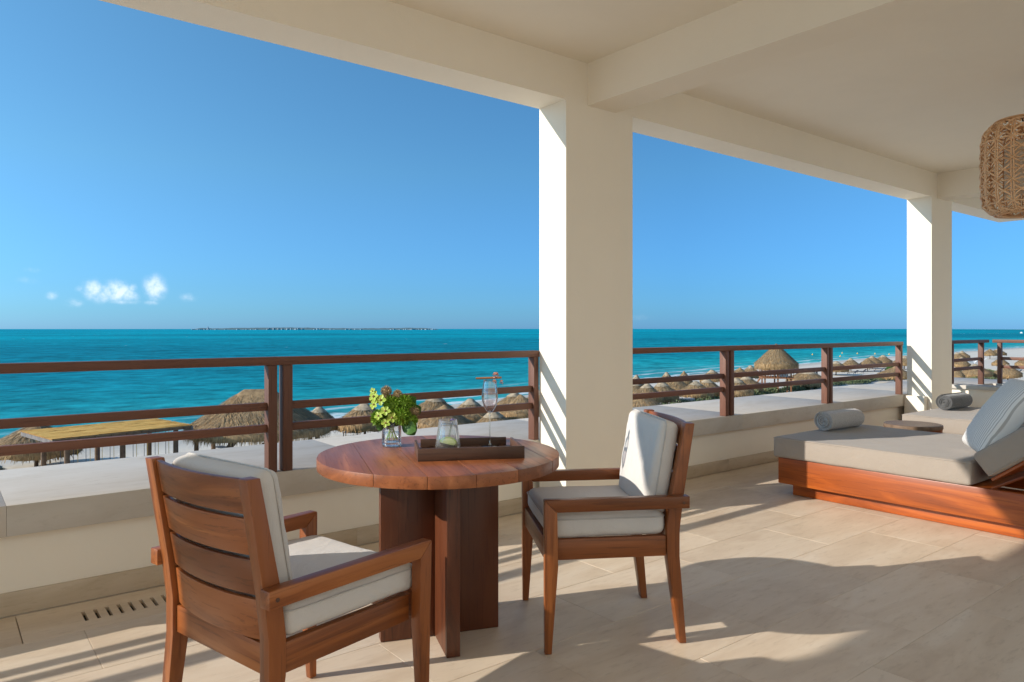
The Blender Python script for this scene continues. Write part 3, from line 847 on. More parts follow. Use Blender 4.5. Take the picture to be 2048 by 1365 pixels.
def orchid(c, face, r):
    face = face.normalized(); u = face.orthogonal().normalized(); u = Matrix.Rotation(random.uniform(0, 6.28), 3, face) @ u; w = face.cross(u)
    m = MB()
    for k in range(5):
        a = 2 * math.pi * k / 5 + random.uniform(-.1, .1); dr = u * math.cos(a) + w * math.sin(a); sd = face.cross(dr)
        L = r * random.uniform(.9, 1.1); wd = r * .36
        pts = [c, c + dr * L * .35 + sd * wd * .8 + face * r * .1, c + dr * L * .72 + sd * wd + face * r * .16, c + dr * L + face * r * .05, c + dr * L * .72 - sd * wd + face * r * .16, c + dr * L * .35 - sd * wd * .8 + face * r * .1, c + dr * L * .6 + face * r * .02]
        m.poly(pts, [(0, 1, 6), (1, 2, 6), (2, 3, 6), (3, 4, 6), (4, 5, 6), (5, 0, 6)])
    o = m.build('orchid', LIMEF, bq, fix=False)
    MB().lathe([(.0005, -r * .1), (r * .22, 0), (r * .17, r * .22), (.0005, r * .32)], 8, (0, 0, 0)).build('orchid_heart', HEART, o, smooth=True).matrix_local = Matrix.Translation(c) @ face.to_track_quat('Z', 'Y').to_matrix().to_4x4()


for l, d, z, r in ((-.075, -.03, .226, .028), (-.042, -.045, .212, .029), (-.072, -.045, .192, .023), (-.018, -.06, .165, .025), (.012, -.065, .136, .026), (-.050, -.055, .142, .022), (-.016, -.065, .112, .022), (-.082, -.02, .250, .017)):
    orchid(at(l, d, z), at(l * 4, -.5 + d, .12 + random.uniform(-.1, .25)), r)
for l, d, z, dl, dz, s in ((.075, -.01, .105, .03, -.045, .05), (.060, -.03, .100, .05, -.02, .05), (.09, .02, .15, .03, .02, .045), (.045, .02, .10, .06, -.03, .05), (.07, .03, .19, .04, .03, .04), (-.03, -.02, .098, -.03, -.01, .03)):
    c = at(l, d, z); ax = at(dl, -.02, dz).normalized(); sd = ax.cross(fwd).normalized(); m = MB(); P = []
    for i in range(7):
        t = i / 6; w_ = s * .62 * math.sin(math.pi * min(.98, t * .93 + .05)) ** .8; k = c + ax * s * 1.3 * t + fwd * (-.012 * math.sin(t * 3))
        P += [k - sd * w_, k + fwd * .006, k + sd * w_]
    m.poly(P, [f for i in range(6) for f in ((i * 3, i * 3 + 1, i * 3 + 4, i * 3 + 3), (i * 3 + 1, i * 3 + 2, i * 3 + 5, i * 3 + 4))])
    m.build('leaf', LEAF, bq, smooth=True, fix=False)
m = MB().lathe([(.030, .090), (.036, .104), (.036, .116), (.020, .12)], 16); m.build('stem_wrap', DLEAF, bq, smooth=True)
for k in range(7):
    a = k * .9; MB().tube([(.014 * math.cos(a), .014 * math.sin(a), .10), (.026 * math.cos(a + 2), .026 * math.sin(a + 2), .03)], .0022, 5).build('stem', GREEN, bq)

# ================================================================ LOUNGERS
def make_lounger():
    t = thing('sun_lounger', '-', 'sun lounger')
    # local origin: the corner nearest the table; +x across, -y towards the headrest
    MB().box(.075, 1.185, -2.12, -.08, .001, .090).build('plinth', LY, t, bevel=.004)
    MB().box(0, .042, -2.22, 0, .091, .291).build('side_board', LY, t, bevel=.004)
    MB().box(1.218, 1.260, -2.22, 0, .091, .291).build('side_board', LY, t, bevel=.004)
    MB().box(.0425, 1.2175, -.042, -.0008, .091, .291).build('end_board', LX, t, bevel=.003)
    MB().box(.0425, 1.2175, -2.2192, -2.178, .091, .291).build('end_board', LX, t, bevel=.003)
    for k in range(9):
        y_ = -.06 - k * .155
        MB().box(.044, 1.216, y_ - .145, y_, .268, .286).build('deck_slat', LX, t, bevel=.002)
    ma = cushion('mattress', TAUPE, 1.285, 1.40, .158, .022, .006, n=18, wob=.004, seed=5, sag=.022, parent=t); ma.location = (.6225, -.664, .374)
    MB().tube(seam(1.285, 1.40, .068, .022, .002), .0022, 6, True).build('piping', TAUPE2, ma, smooth=True)
    an = R(38)
    bk = cushion('back_cushion', TAUPE, 1.285, .95, .165, .03, .006, n=14, wob=.004, seed=8, parent=t)
    bx = Matrix.Translation((.6225, -1.413, .425)) @ Matrix.Rotation(-an, 4, 'X') @ Matrix.Translation((0, -.475, 0))
    bk.matrix_local = bx
    MB().tube(seam(1.285, .95, -.066, .03, .002), .0022, 6, True).build('piping', TAUPE2, bk, smooth=True)
    fr = MB().box(-.60, .60, -.97, 0, -.112, -.092).build('back_frame', LY, t, bevel=.003); fr.matrix_local = Matrix.Translation((.63, -1.40, .425)) @ Matrix.Rotation(-an, 4, 'X')
    return t


l1 = make_lounger(); l1['label'] = 'wide wooden lounger with taupe mattress, nearest the viewer on the right'; l1.location = (5.19, 3.18, 0.001)
l2 = copy_tree(l1); l2['label'] = 'shaded taupe lounger farther back, behind the stump side table'; l2.location = (7.57, 3.24, 0.001)
for l in (l1, l2): l['group'] = 'wooden double sun loungers'


def towel(name, label, loc, mat, L=.50, r=.088):
    t = thing(name, label, 'towel', loc)
    turns = 5.2; th = .0145; n = 150; v = []; f = []
    prof = []
    for i in range(n + 1):
        a = i / n * turns * 2 * math.pi; rr = .012 + (r - .012) * i / n
        prof.append((a, rr))
    xs = [-L / 2, -L / 2 + .006, 0, L / 2 - .006, L / 2]
    for a, rr in prof:
        j = .006 * mnoise.noise((a * .6, 3, 0))
        for x in xs:
            e = abs(x) > L / 2 - .003; o_ = rr - (.003 if e else 0); i_ = rr - th * .86 + (.002 if e else 0)
            xx_ = x + j + (.006 * math.sin(a * .31) if e else 0)
            v += [(xx_, o_ * math.cos(a), o_ * math.sin(a) * .97), (xx_, i_ * math.cos(a), i_ * math.sin(a) * .97)]
    k = len(xs)
    for i in range(n):
        for j in range(k - 1):
            a0 = (i * k + j) * 2; b0 = ((i + 1) * k + j) * 2
            f += [(a0, a0 + 2, b0 + 2, b0), (a0 + 1, b0 + 1, b0 + 3, a0 + 3)]
        for j in (0, k - 1):
            a0 = (i * k + j) * 2; b0 = ((i + 1) * k + j) * 2; f.append((a0, a0 + 1, b0 + 1, b0))
    for i in (0, n):
        for j in range(k - 1): a0 = (i * k + j) * 2; f.append((a0, a0 + 1, a0 + 3, a0 + 2))
    MB().poly(v, f).build('rolled_cloth', mat, t, smooth='a')
    MB().lathe([(r * .86, -L / 2 + .02), (r * .86, L / 2 - .02)], 20).build('roll_core', mat, t).matrix_local = Matrix.Rotation(math.pi / 2, 4, 'Y')
    return t


towel('rolled_towel', 'light grey rolled towel on the nearer lounger', (6.03, 3.115, .452 + .080), TOWL).rotation_euler = (0, 0, R(-3))
towel('rolled_towel', 'rolled towel on the farther lounger, its shade painted in as dark grey', (8.50, 3.14, .452 + .080), TOWSHADE).rotation_euler = (0, 0, R(-2))
for o in bpy.data.objects:
    if o.name.startswith('rolled_towel'): o['group'] = 'rolled towels on the loungers'
pl = cushion('throw_pillow', STRIPE, .56, .56, .09, .030, .075, n=16, wob=.006, seed=21)
pl.matrix_world = Matrix.Translation((5.60, 1.775, .705)) @ Matrix.Rotation(R(30), 4, 'Z') @ Matrix.Rotation(R(-56), 4, 'X')
tag(pl, 'white pillow with thin grey stripes leaning on the lounger backrest', 'pillow')
st = thing('side_table', 'round wooden stump side table between the two loungers', 'side table', (7.04, 2.95, 0.001))
MB().lathe([(.225, 0), (.232, .01), (.228, .20), (.236, .385), (.238, .393)], 40).build('drum', WZ, st, smooth='a')
STOP, nt, p = mk('stump_end_grain', 0.5, 0.4)
t_ = nd(nt, 'ShaderNodeTexCoord'); wv = nd(nt, 'ShaderNodeTexWave', dict(wave_type='RINGS', rings_direction='Z'), Vector=t_.outputs['Object'], Scale=16.0, Distortion=3.0, Detail=3.0)
cr = noise(nt, t_.outputs['Object'], 7, 5, .6)
nt.links.new(mix(nt, cr, ramp(nt, wv.outputs[0], [(0.2, (.17, .105, .062)), (0.8, (.30, .20, .13))]), (.12, .085, .06)), p.inputs['Base Color'])
MB().lathe([(.240, .394), (.243, .400), (.241, .424), (.236, .428)], 40).build('top', STOP, st, smooth='a')

# ================================================================ RATTAN PENDANT
pc = (6.108, 1.793, 0)
pn = thing('pendant_lamp', 'woven rattan drum pendant lamp hanging from the ceiling', 'pendant lamp', (pc[0], pc[1], 2.454))
LINEN = plain('linen_shade', (.72, .62, .48), 0.8, 0.03)
CANE = leafy('rattan_cane', (.60, .33, .16), (.90, .59, .35), 0.45)
PR = [(.205, .372), (.255, .352), (.300, .315), (.325, .262), (.332, .18), (.334, .05), (.334, -.10), (.330, -.22), (.318, -.290), (.290, -.335), (.245, -.362), (.20, -.372)]
S = [0]
for (a, b), (c_, d_) in zip(PR, PR[1:]): S.append(S[-1] + math.dist((a, b), (c_, d_)))


def on(s_, th, off=0):
    s_ = max(0, min(S[-1], s_))
    for i in range(len(S) - 1):
        if s_ <= S[i + 1] + 1e-9:
            t = (s_ - S[i]) / (S[i + 1] - S[i]); r_ = PR[i][0] + (PR[i + 1][0] - PR[i][0]) * t + off; z_ = PR[i][1] + (PR[i + 1][1] - PR[i][1]) * t
            return Vector((r_ * math.cos(th), r_ * math.sin(th), z_))


m = MB(); NV = 16; cr_ = .0078
for k in range(NV):
    for dlt in (-.010, .010):
        th = 2 * math.pi * k / NV + dlt / .33
        m.tube([on(S[-1] * i / 26, th) for i in range(27)], cr_, 5)
NR = 10
for q in range(NR):
    s0 = S[-1] * (q + .7) / (NR + .4)
    m.tube([on(s0 + .006 * math.sin(i * math.pi / 2 + q), 2 * math.pi * i / 104, .007 * (1 if i % 4 < 2 else -1)) for i in range(104)], cr_, 5, True)
    for sg in (-1, 1):                                   # slanting canes laced over each crossing
        for k in range(NV):
            th = 2 * math.pi * (k + .5 * (q % 2)) / NV; w_ = 2 * math.pi / NV; h_ = S[-1] / (NR + .4) * .95
            pts = []
            for i in range(7):
                t = (i / 6 - .5) * 2
                pts.append(on(s0 + t * h_ * .50, th + sg * t * w_ * .42, .010 - .012 * abs(t)))
            m.tube(pts, cr_ * .95, 5)
pn.scale = (.81, .81, .89)
o = m.build('cane_weave', CANE, pn, smooth=True, fix=False); o['kind'] = 'stuff'
for z_, r_ in ((-.372, .20), (.372, .205)):
    m = MB()
    for j in range(5): m.tube([(((r_ - .012 + j * .012) * math.cos(a * .1309)), ((r_ - .012 + j * .012) * math.sin(a * .1309)), z_ + (.004 if j % 2 else -.002)) for a in range(48)], .007, 5, True)
    m.build('cane_ring', CANE, pn, smooth=True, fix=False)
MB().lathe([(.155, -.20), (.16, -.19), (.16, .19), (.155, .20)], 28).build('inner_shade', LINEN, pn, smooth='a')
BRZ = plain('bronze_fitting', (.05, .035, .025), 0.45, 0.2, metal=0.6)
MB().lathe([(.008, .372), (.03, .374), (.03, .41), (.012, .43), (.008, .46), (.008, .782)], 16).build('hanging_rod', BRZ, pn, smooth='a')
for k in range(3):
    a = k * 2.094; MB().tube([(.02 * math.cos(a), .02 * math.sin(a), .392), (.205 * math.cos(a), .205 * math.sin(a), .374)], .004, 5).build('spoke', BRZ, pn)

# ================================================================ ON THE BEACH
def thatch(name, Rr, tip, eave, blades, seed, rx=1.0, ridge=0.0, layers=1.06, bl=.5, bw=.07, cap=True, skirt=.4):
    """returns (underlayer mesh, straw mesh, cap mesh) of a palm-thatch cone with a shaggy hem"""
    rnd = random.Random(seed)
    n, rings = 30, 7
    r0 = .10

    def surf(t, th, off=0.0):
        rr = (r0 + (Rr - r0) * t) + off
        z = eave + (tip - eave) * (1 - t ** layers) + off * .5
        x = rr * math.cos(th) * rx; x += ridge * max(-1, min(1, 3 * math.cos(th))) * (1 - .35 * t)
        return Vector((x, rr * math.sin(th), z + .05 * mnoise.noise((x * 1.3 + seed, rr * math.sin(th) * 1.3, t * 3))))
    m = MB(); v = []; f = []
    for i in range(rings + 1):
        for k in range(n): v.append(surf(i / rings, 2 * math.pi * k / n))
    for k in range(n): q = surf(1.0, 2 * math.pi * k / n); v.append(Vector((q.x * 1.01, q.y * 1.01, q.z - skirt * rnd.uniform(.8, 1.0))))
    for k in range(n): q = surf(1.0, 2 * math.pi * k / n); v.append(Vector((q.x * .90, q.y * .90, q.z - skirt * .8)))
    for k in range(n): q = surf(.3, 2 * math.pi * k / n); v.append(Vector((q.x, q.y, q.z - .25)))
    for i in range(rings + 3):
        for k in range(n): k2 = (k + 1) % n; f.append((i * n + k, i * n + k2, (i + 1) * n + k2, (i + 1) * n + k))
    f += [tuple(range(n)), tuple(range((rings + 3) * n, (rings + 4) * n))]
    under = m.poly(v, f).mesh(name, THATCHB, smooth=True)
    s = MB()
    for b in range(blades):
        hem = b < blades * .42
        t = rnd.uniform(.90, 1.0) if hem else math.sqrt(rnd.uniform(.01, .92))
        th = rnd.uniform(0, 2 * math.pi)
        p0 = surf(t, th, .02); p1 = surf(min(1.0, t + bl / Rr * .9), th + rnd.uniform(-.10, .10), .03 + rnd.uniform(0, .05))
        dr = (p1 - p0)
        if hem or dr.length < bl * .5:
            out = Vector((math.cos(th), math.sin(th), 0))
            if hem and rnd.random() < .6: p0 = p0 + Vector((0, 0, -skirt * rnd.uniform(.2, .9))) + out * .03
            dr = (out * rnd.uniform(.02, .32) + Vector((0, 0, -1))).normalized() * bl * rnd.uniform(.55, 1.0)
        else: dr = dr.normalized() * bl * rnd.uniform(.6, 1.1)
        sd = dr.cross(Vector((math.cos(th), math.sin(th), 1))).normalized() * bw * rnd.uniform(.5, 1.0)
        lift = Vector((math.cos(th), math.sin(th), .8)) * rnd.uniform(0, .035)
        s.poly([p0 - sd * .6, p0 + sd * .6, p0 + dr * .6 + sd * .5 + lift, p0 + dr + lift * 1.5 + sd * rnd.uniform(-.3, .3), p0 + dr * .6 - sd * .5 + lift], [(0, 1, 2, 3, 4)])
    straw = s.mesh(name + '_straw', THATCH, fix=False)
    straw.materials.append(THATCHT)
    for pl_ in straw.polygons: pl_.material_index = 0 if pl_.index < blades * .42 or rnd.random() < .25 else 1
    cm = None
    if cap:
        c = MB(); v = []; f = []
        for i in range(4):
            for k in range(n):
                q = surf(.03 + .32 * i / 3, 2 * math.pi * k / n, .045 + .03 * rnd.random()); v.append(q)
        for i in range(3):
            for k in range(n): k2 = (k + 1) % n; f.append((i * n + k, i * n + k2, (i + 1) * n + k2, (i + 1) * n + k))
        f.append(tuple(range(n)))
        cm = c.poly(v, f).mesh(name + '_cap', THATCHC, smooth=True)
    return under, straw, cm


UNIT = [thatch('thatch_roof', 1.85, 3.0, 1.55, 1600, 40 + i, layers=.96, bl=.42, bw=.045, skirt=.62) for i in range(3)]
POLE = MB().lathe([(.09, 0), (.08, 2.8)], 8).mesh('post', POSTW, smooth='a')
UMB = [
 (27.88, 54.70, 2.10, 'thatched umbrella right beside the big thatched roof, left of the flowers'),
 (35.8, 56.6, 2.0, 'flat-topped thatched umbrella behind the tumbler, farther of two'),
 (33.41, 51.35, 1.93, 'thatched umbrella directly behind the tumbler, nearer of two'),
 (37.46, 53.18, 1.78, 'pointed thatched umbrella between the tumbler and the stemmed glass'),
 (33.82, 44.74, 1.69, 'low near thatched umbrella behind the stem of the stemmed glass'),
 (46.0, 57.7, 1.7, 'flat-topped thatched umbrella right of the stemmed glass, farther of two'),
 (43.31, 52.94, 1.85, 'pointed thatched umbrella right of the stemmed glass, nearer of two'),
 (49.4, 57.9, 1.5, 'thatched umbrella half hidden at the left edge of the broad pillar'),
 (73.22, 65.82, 1.07, 'small thatched top by the water just right of the broad pillar'),
 (81.30, 67.2, 1.15, 'left of two small thatched tops at the water behind the armchair'),
 (84.0, 66.3, 1.1, 'right of two small thatched tops at the water behind the armchair'),
 (64.6, 58.0, 1.7, 'broad-topped thatched umbrella beside the broad pillar, behind a pointed one'),
 (62.35, 54.34, 1.65, 'first pointed thatched umbrella right of the broad pillar'),
 (66.40, 55.52, 1.7, 'second pointed thatched umbrella right of the broad pillar'),
 (74.5, 60.3, 1.9, 'wide thatched umbrella with an orange hem behind two pointed ones'),
 (72.47, 55.48, 1.9, 'wide thatched umbrella standing over green shrubs before the paired post'),
 (77.2, 57.3, 1.7, 'thatched umbrella touching the wide one over the green shrubs'),
 (95.12, 69.48, 1.72, 'thatched umbrella by the water just left of the first paired post'),
 (103.08, 70.2, 1.6, 'left of two thatched umbrellas at the water left of the lifeguard tower'),
 (106.9, 70.6, 1.5, 'right of two thatched umbrellas at the water left of the lifeguard tower'),
 (84.6, 56.3, 1.8, 'nearer thatched umbrella closest to the lifeguard tower on its left'),
 (79.0, 54.1, 1.75, 'nearer thatched umbrella just right of the first paired post'),
 (54.62, 48.12, 1.85, 'nearest wide thatched umbrella beside the broad pillar under the lower rail'),
 (102.17, 57.78, 2.7, 'large thatched umbrella right of the lifeguard tower'),
 (140.12, 73.22, 2.08, 'first thatched umbrella right of the second paired post'),
 (154.09, 77.2, 1.6, 'second thatched umbrella of the row before the far pillar'),
 (157.4, 75.2, 1.6, 'third thatched umbrella of the row before the far pillar'),
 (168.74, 79.53, 1.84, 'fourth thatched umbrella of the row before the far pillar'),
 (177.19, 81.03, 1.79, 'fifth thatched umbrella of the row, left of the end post'),
 (171.24, 73.67, 2.03, 'thatched umbrella half hidden behind the end post by the far pillar'),
 (127.82, 56.46, 2.38, 'big near thatched umbrella behind the end post by the far pillar'),
 (216.14, 79.04, 1.62, 'thatched umbrella by the water just right of the far pillar'),
 (225.12, 81.2, 1.67, 'thatched umbrella by the water in the short railing bay'),
 (171.93, 62.29, 1.60, 'round thatched umbrella in the short railing bay beside white loungers'),
 (250.09, 82.67, 1.66, 'thatched umbrella seen in the gap at the terrace corner'),
 (261.92, 84.4, 2.04, 'pointed thatched umbrella by the water just right of the corner post'),
 (186.4, 59.6, 1.5, 'thatched umbrella between the rails right of the corner post'),
 (184.3, 54.4, 1.6, 'thatched umbrella between the rails at the right edge'),
 (132.31, 48.68, 1.16, 'small orange-lit thatched umbrella low beside the far pillar'),
 (140.52, 48.57, 2.2, 'wide thatched umbrella low in the short railing bay over shrubs'),
 (144.3, 45.0, 1.85, 'low thatched umbrella right of the corner post under the lower rail'),
 (24.6, 56.4, 1.42, 'pale thatched umbrella peeping out behind the big thatched roof'),
 (5.3, 57.6, 2.3, 'thatched umbrella at the left behind the reed-roofed pergola'),
 (1.85, 42.17, 1.64, 'near thatched umbrella at the bottom left corner of the sea view'),
]
for i, (x, y, r, lab) in enumerate(UMB):
    t = thing('thatched_umbrella', lab, 'beach umbrella', (x, y, GZ - .02), random.uniform(0, 6.28), 'thatched umbrellas on the beach')
    hz = random.uniform(.93, 1.06) * (1.12 if i == 43 else 1); t.scale = (r / 1.8 * 1.1, r / 1.8 * 1.1, hz); t.rotation_euler.x = R(random.uniform(-4.5, 4.5)); t.rotation_euler.y = R(random.uniform(-4, 4))
    u, s_, c_ = UNIT[i % 3]
    th_ = link('thatch_roof', u, t); q = link('straw', s_, th_); q['kind'] = 'stuff'
    if i % 4 != 2: link('thatch_cap', c_, th_)
    link('post', POLE, t)

# ---- big palapa
bp = thing('thatched_pavilion', 'big thatched pavilion roof on wooden posts behind the left chair', 'pavilion', (18.0, 51.6, GZ), R(-30))
u, s_, c_ = thatch('thatch_roof', 4.3, 4.9, 2.25, 9000, 77, ridge=.9, layers=1.0, bl=.62, bw=.034, cap=False, skirt=.5)
th_ = link('thatch_roof', u, bp); q = link('straw', s_, th_); q['kind'] = 'stuff'
for x, y in ((-3.6, -2.2), (-1.2, -3.2), (1.4, -3.2), (3.8, -2.0), (-3.6, 2.2), (0, 3.2), (3.8, 2.0)):
    MB().lathe([(.16, 0), (.14, 2.7)], 10, (x, y, 0)).build('post', POSTW, bp, smooth='a')
# ---- lifeguard tower
lt = thing('lifeguard_tower', 'raised wooden lifeguard tower under a tall thatched hat', 'lifeguard tower', (91.9, 56.6, GZ), R(-50))
u, s_, c_ = thatch('thatch_roof', 2.9, 7.1, 4.35, 4200, 99, layers=.98, bl=.6, bw=.045, cap=False, skirt=.8)
th_ = link('thatch_roof', u, lt); q = link('straw', s_, th_); q['kind'] = 'stuff'
TWRW = plain('tower_timber', (.26, .11, .045), 0.7, 0.3, 20, 0.4)
for x in (-1.7, 0, 1.7):
    for y in (-1.5, 1.5): MB().box(x - .09, x + .09, y - .09, y + .09, 0, 4.3).build('post', TWRW, lt)
MB().box(-2.1, 2.1, -1.8, 1.8, 2.35, 2.5).build('platform', TWRW, lt)
m = MB()
for y in (-1.75, 1.75):
    MB().box(-2.05, 2.05, y - .05, y + .05, 3.28, 3.38).build('handrail', TWRW, lt)
    for k in range(12): m.box(-2 + k * .36, -1.94 + k * .36, y - .02, y + .02, 2.5, 3.28)
o = m.build('balusters', TWRW, lt); o['kind'] = 'stuff'
MB().box(.4, 1.5, -.4, .4, 2.5, 3.3).build('bench', WHITEM, lt)
MB().prism([(-2.1, 2.45), (-2.1, 2.3), (-3.5, 0), (-3.65, 0)], -.5, .5).build('ramp', TWRW, lt)
# ---- swing pergola
pg = thing('swing_pergola', 'open pergola with an orange reed roof and hanging swing ropes', 'pergola', (8.46, 50.6, GZ), R(11.5))
L2, W2 = 3.96, 2.55
MB().box(-L2, L2, -W2, W2, 3.02, 3.07).build('roof_mat', THATCHB, pg)
m = MB(); rnd = random.Random(5)
for k in range(1500):
    y_ = rnd.uniform(-W2, W2); x_ = rnd.uniform(-L2, L2); l_ = rnd.uniform(.5, 1.5); xa, xb = max(-L2 - .06, x_ - l_), min(L2 + .06, x_ + l_)
    z_ = 3.075 + rnd.uniform(0, .035); w_ = rnd.uniform(.018, .04)
    m.poly([(xa, y_ - w_, z_), (xb, y_ - w_, z_ + rnd.uniform(-.01, .01)), (xb, y_ + w_, z_), (xa, y_ + w_, z_ + .01)], [(0, 1, 2, 3)])
o = m.build('reed', REED, pg, fix=False); o['kind'] = 'stuff'
GREYW = plain('weathered_timber', (.17, .15, .14), 0.8, 0.25, 14, 0.4)
for y_ in (-W2 + .05, W2 - .05): MB().box(-L2 + .02, L2 - .02, y_ - .06, y_ + .06, 2.86, 3.015).build('edge_beam', POSTW, pg)
for x_ in (-L2 + .05, L2 - .05): MB().box(x_ - .06, x_ + .06, -W2 - .1, W2 + .1, 2.80, 3.012).build('end_beam', GREYW, pg)
for k in range(9):
    x_ = -3.4 + k * .85; MB().box(x_ - .05, x_ + .05, -W2 - .12, W2 + .1, 2.92, 3.018).build('rafter', POSTW, pg)
for y_ in (-1.9, 1.9):
    for x_ in (-3.0, 0.0, 3.2): MB().lathe([(.16, 0), (.15, 2.86)], 10, (x_, y_, 0)).build('post', POSTW, pg, smooth='a')
YROPE = plain('yellow_rope', (.62, .42, .10), 0.8); BROPE = plain('dark_blue_rope', (.05, .06, .09), 0.8)
for k in range(20):
    x_ = -3.2 + k * .33; MB().tube([(x_, -1.5 + .3 * (k % 2), 2.9), (x_ + .02, -1.5 + .3 * (k % 2), .55)], .016, 5).build('rope', YROPE if k % 2 else BROPE, pg)
for k in range(10):
    x_ = -3.2 + k * .66; MB().box(x_ - .05, x_ + .40, -1.6, -1.05, .50, .55).build('swing_seat', POSTW, pg)
# ---- dark timber frame behind the tower
sf_ = thing('timber_frame', 'dark timber posts of a beach shelter right of the lifeguard tower', 'shelter', (114.0, 64.6, GZ), R(40))
for x_ in (-1.9, 0, 1.9):
    for y_ in (-1.2, 1.2): MB().box(x_ - .12, x_ + .12, y_ - .12, y_ + .12, 0, 2.3).build('post', DARKM, sf_)
MB().box(-2.1, 2.1, -1.4, 1.4, 2.3, 2.42).build('roof', POSTW, sf_)


# ---- beach loungers
def beach_lounger(mat):
    t = thing('beach_lounger', '-', 'beach lounger')
    MB().box(-.34, .34, -1.0, .45, .30, .35).build('seat', mat, t)
    MB().prism([(.45, .31), (.45, .36), (1.05, .86), (1.08, .82)], -.34, .34, 'x').build('backrest', mat, t)
    for x in (-.30, .30):
        for y in (-.9, .35): MB().box(x - .03, x + .03, y - .03, y + .03, 0, .30).build('leg', mat, t)
    return t


dk, wt = beach_lounger(DARKM), beach_lounger(WHITEM)
LG = [(17.0, 55.9, 0, 'dark beach lounger under the left side of the big thatched roof'), (18.9, 54.2, 0, 'dark beach lounger under the middle of the big thatched roof'), (22.3, 57.6, 0, 'dark beach lounger under the right hem of the big thatched roof'),
      (32.0, 54.8, 0, 'dark beach lounger standing on open sand between the flowers and tumbler'), (36.0, 53.6, 0, 'dark beach lounger right behind the tumbler'), (28.2, 57.2, 0, 'grey beach lounger in front of the umbrella left of the flowers'),
      (145.2, 72.4, 0, 'first dark beach lounger of the row before the far pillar'), (150.1, 73.1, 0, 'second dark beach lounger of the row before the far pillar'), (158.2, 73.2, 0, 'third dark beach lounger of the row before the far pillar'), (163.2, 76.6, 0, 'fourth dark beach lounger of the row before the far pillar'),
      (173.2, 52.6, 0, 'dark beach lounger low at the right edge of the view'), (164.2, 51.7, 0, 'dark beach lounger low right of the corner post'), (166.2, 54.0, 0, 'dark beach lounger under the lower rail near the corner post'),
      (222.6, 78.0, 1, 'left white beach lounger in the short railing bay'), (213.8, 74.7, 1, 'white beach lounger nearest the round umbrella in the short bay'), (234.4, 79.4, 1, 'right white beach lounger in the short railing bay')]
first = {0: True, 1: True}
for x, y, w_, lab in LG:
    src = wt if w_ else dk
    o = src if first[w_] else copy_tree(src); first[w_] = False
    o.location = (x, y, GZ); o.rotation_euler = (0, 0, R(random.uniform(190, 235))); o['label'] = lab; o['group'] = 'loungers out on the sand'


# ---- dune plants
def shrub_mass(m, cx, cy, rx, ry, h, n, rnd, leaf=.16):
    for k in range(n):
        a = rnd.uniform(0, 6.28); q = math.sqrt(rnd.random()); x = cx + rx * q * math.cos(a); y = cy + ry * q * math.sin(a)
        hh = h * (1 - q * q * .8) * (.6 + .7 * abs(mnoise.noise((x * 1.1, y * 1.1, 5))))
        z = GZ + hh * rnd.uniform(.25, 1.0); dr = Vector((rnd.uniform(-1, 1), rnd.uniform(-1, 1), rnd.uniform(.2, 1.4))).normalized(); s_ = dr.orthogonal().normalized() * leaf * .3
        c = Vector((x, y, z)); e = c + dr * leaf * rnd.uniform(.7, 1.6); m.poly([c - s_, c + dr * leaf * .5 + s_ * 1.2, e, c + dr * leaf * .4 - s_ * 1.2], [(0, 1, 2, 3)])


m = MB(); rnd = random.Random(3)
for x, y, rx, ry, h in ((25.8, 52.6, 1.8, 1.3, .8), (27.8, 50.4, 2, 1.3, .7), (44.6, 53.0, 3, 1.6, .9), (49, 54.6, 2.4, 1.5, .8), (58, 47.6, 3.4, 1.4, .9), (63.5, 51.6, 3.4, 1.6, 1.0), (67.5, 54.2, 3.4, 1.5, 1.1), (71.7, 53.4, 3.2, 1.6, 1.1),
                        (75.5, 55.4, 2.8, 1.5, 1.0), (80.0, 56.2, 3, 1.6, 1.1), (82.5, 54.4, 3.4, 1.7, 1.2), (86.5, 56.2, 3, 1.6, 1.1), (90.1, 56.6, 3.4, 1.7, 1.1), (94, 58.9, 2.6, 1.5, 1.0), (97.5, 57.4, 3, 1.6, 1.1), (102.3, 58.4, 3.4, 1.6, 1.2), (107.5, 60.2, 3, 1.6, 1.0),
                        (113.6, 60.6, 3.4, 1.7, 1.1), (121, 60.0, 4, 1.8, 1.1), (126, 61.6, 4, 1.8, 1.0), (134.3, 60.8, 5, 1.9, 1.2), (140.6, 61.2, 4, 2, 1.1), (145.6, 51.8, 6, 2.2, .9), (137, 47.5, 5, 2, .9), (151, 58.5, 6, 2.2, 1.0), (160, 61, 7, 2.4, 1.0), (170, 58, 6, 2, .8), (154, 50, 5, 2, .7), (39, 49.8, 2.4, 1.2, .5), (32.5, 50, 2, 1, .5), (20.5, 50.8, 1.2, .8, .5)):
    shrub_mass(m, x, y, rx, ry, h * 1.3, int(240 * rx * ry), rnd, .19 if x < 60 else .26)
o = m.build('dune_scrub', DUNE, fix=False); tag(o, 'grey-green scrub growing along the dune', 'shrubs', kind='stuff')
m = MB(); shrub_mass(m, 0, 0, 2.0, 1.6, 2.0, 1500, rnd, .28)
for i, v in enumerate(m.v): m.v[i] = (v[0], v[1], v[2] - GZ)
bs = thing('beach_bush', 'bright green leafy bush on the sand before the far pillar', 'bush', (161.5, 71.6, GZ)); m.build('foliage', BUSHM, bs, fix=False)
MB().tube([(0, 0, 0), (.1, 0, .7), (.0, .1, 1.3)], .06, 6).build('trunk', POSTW, bs)
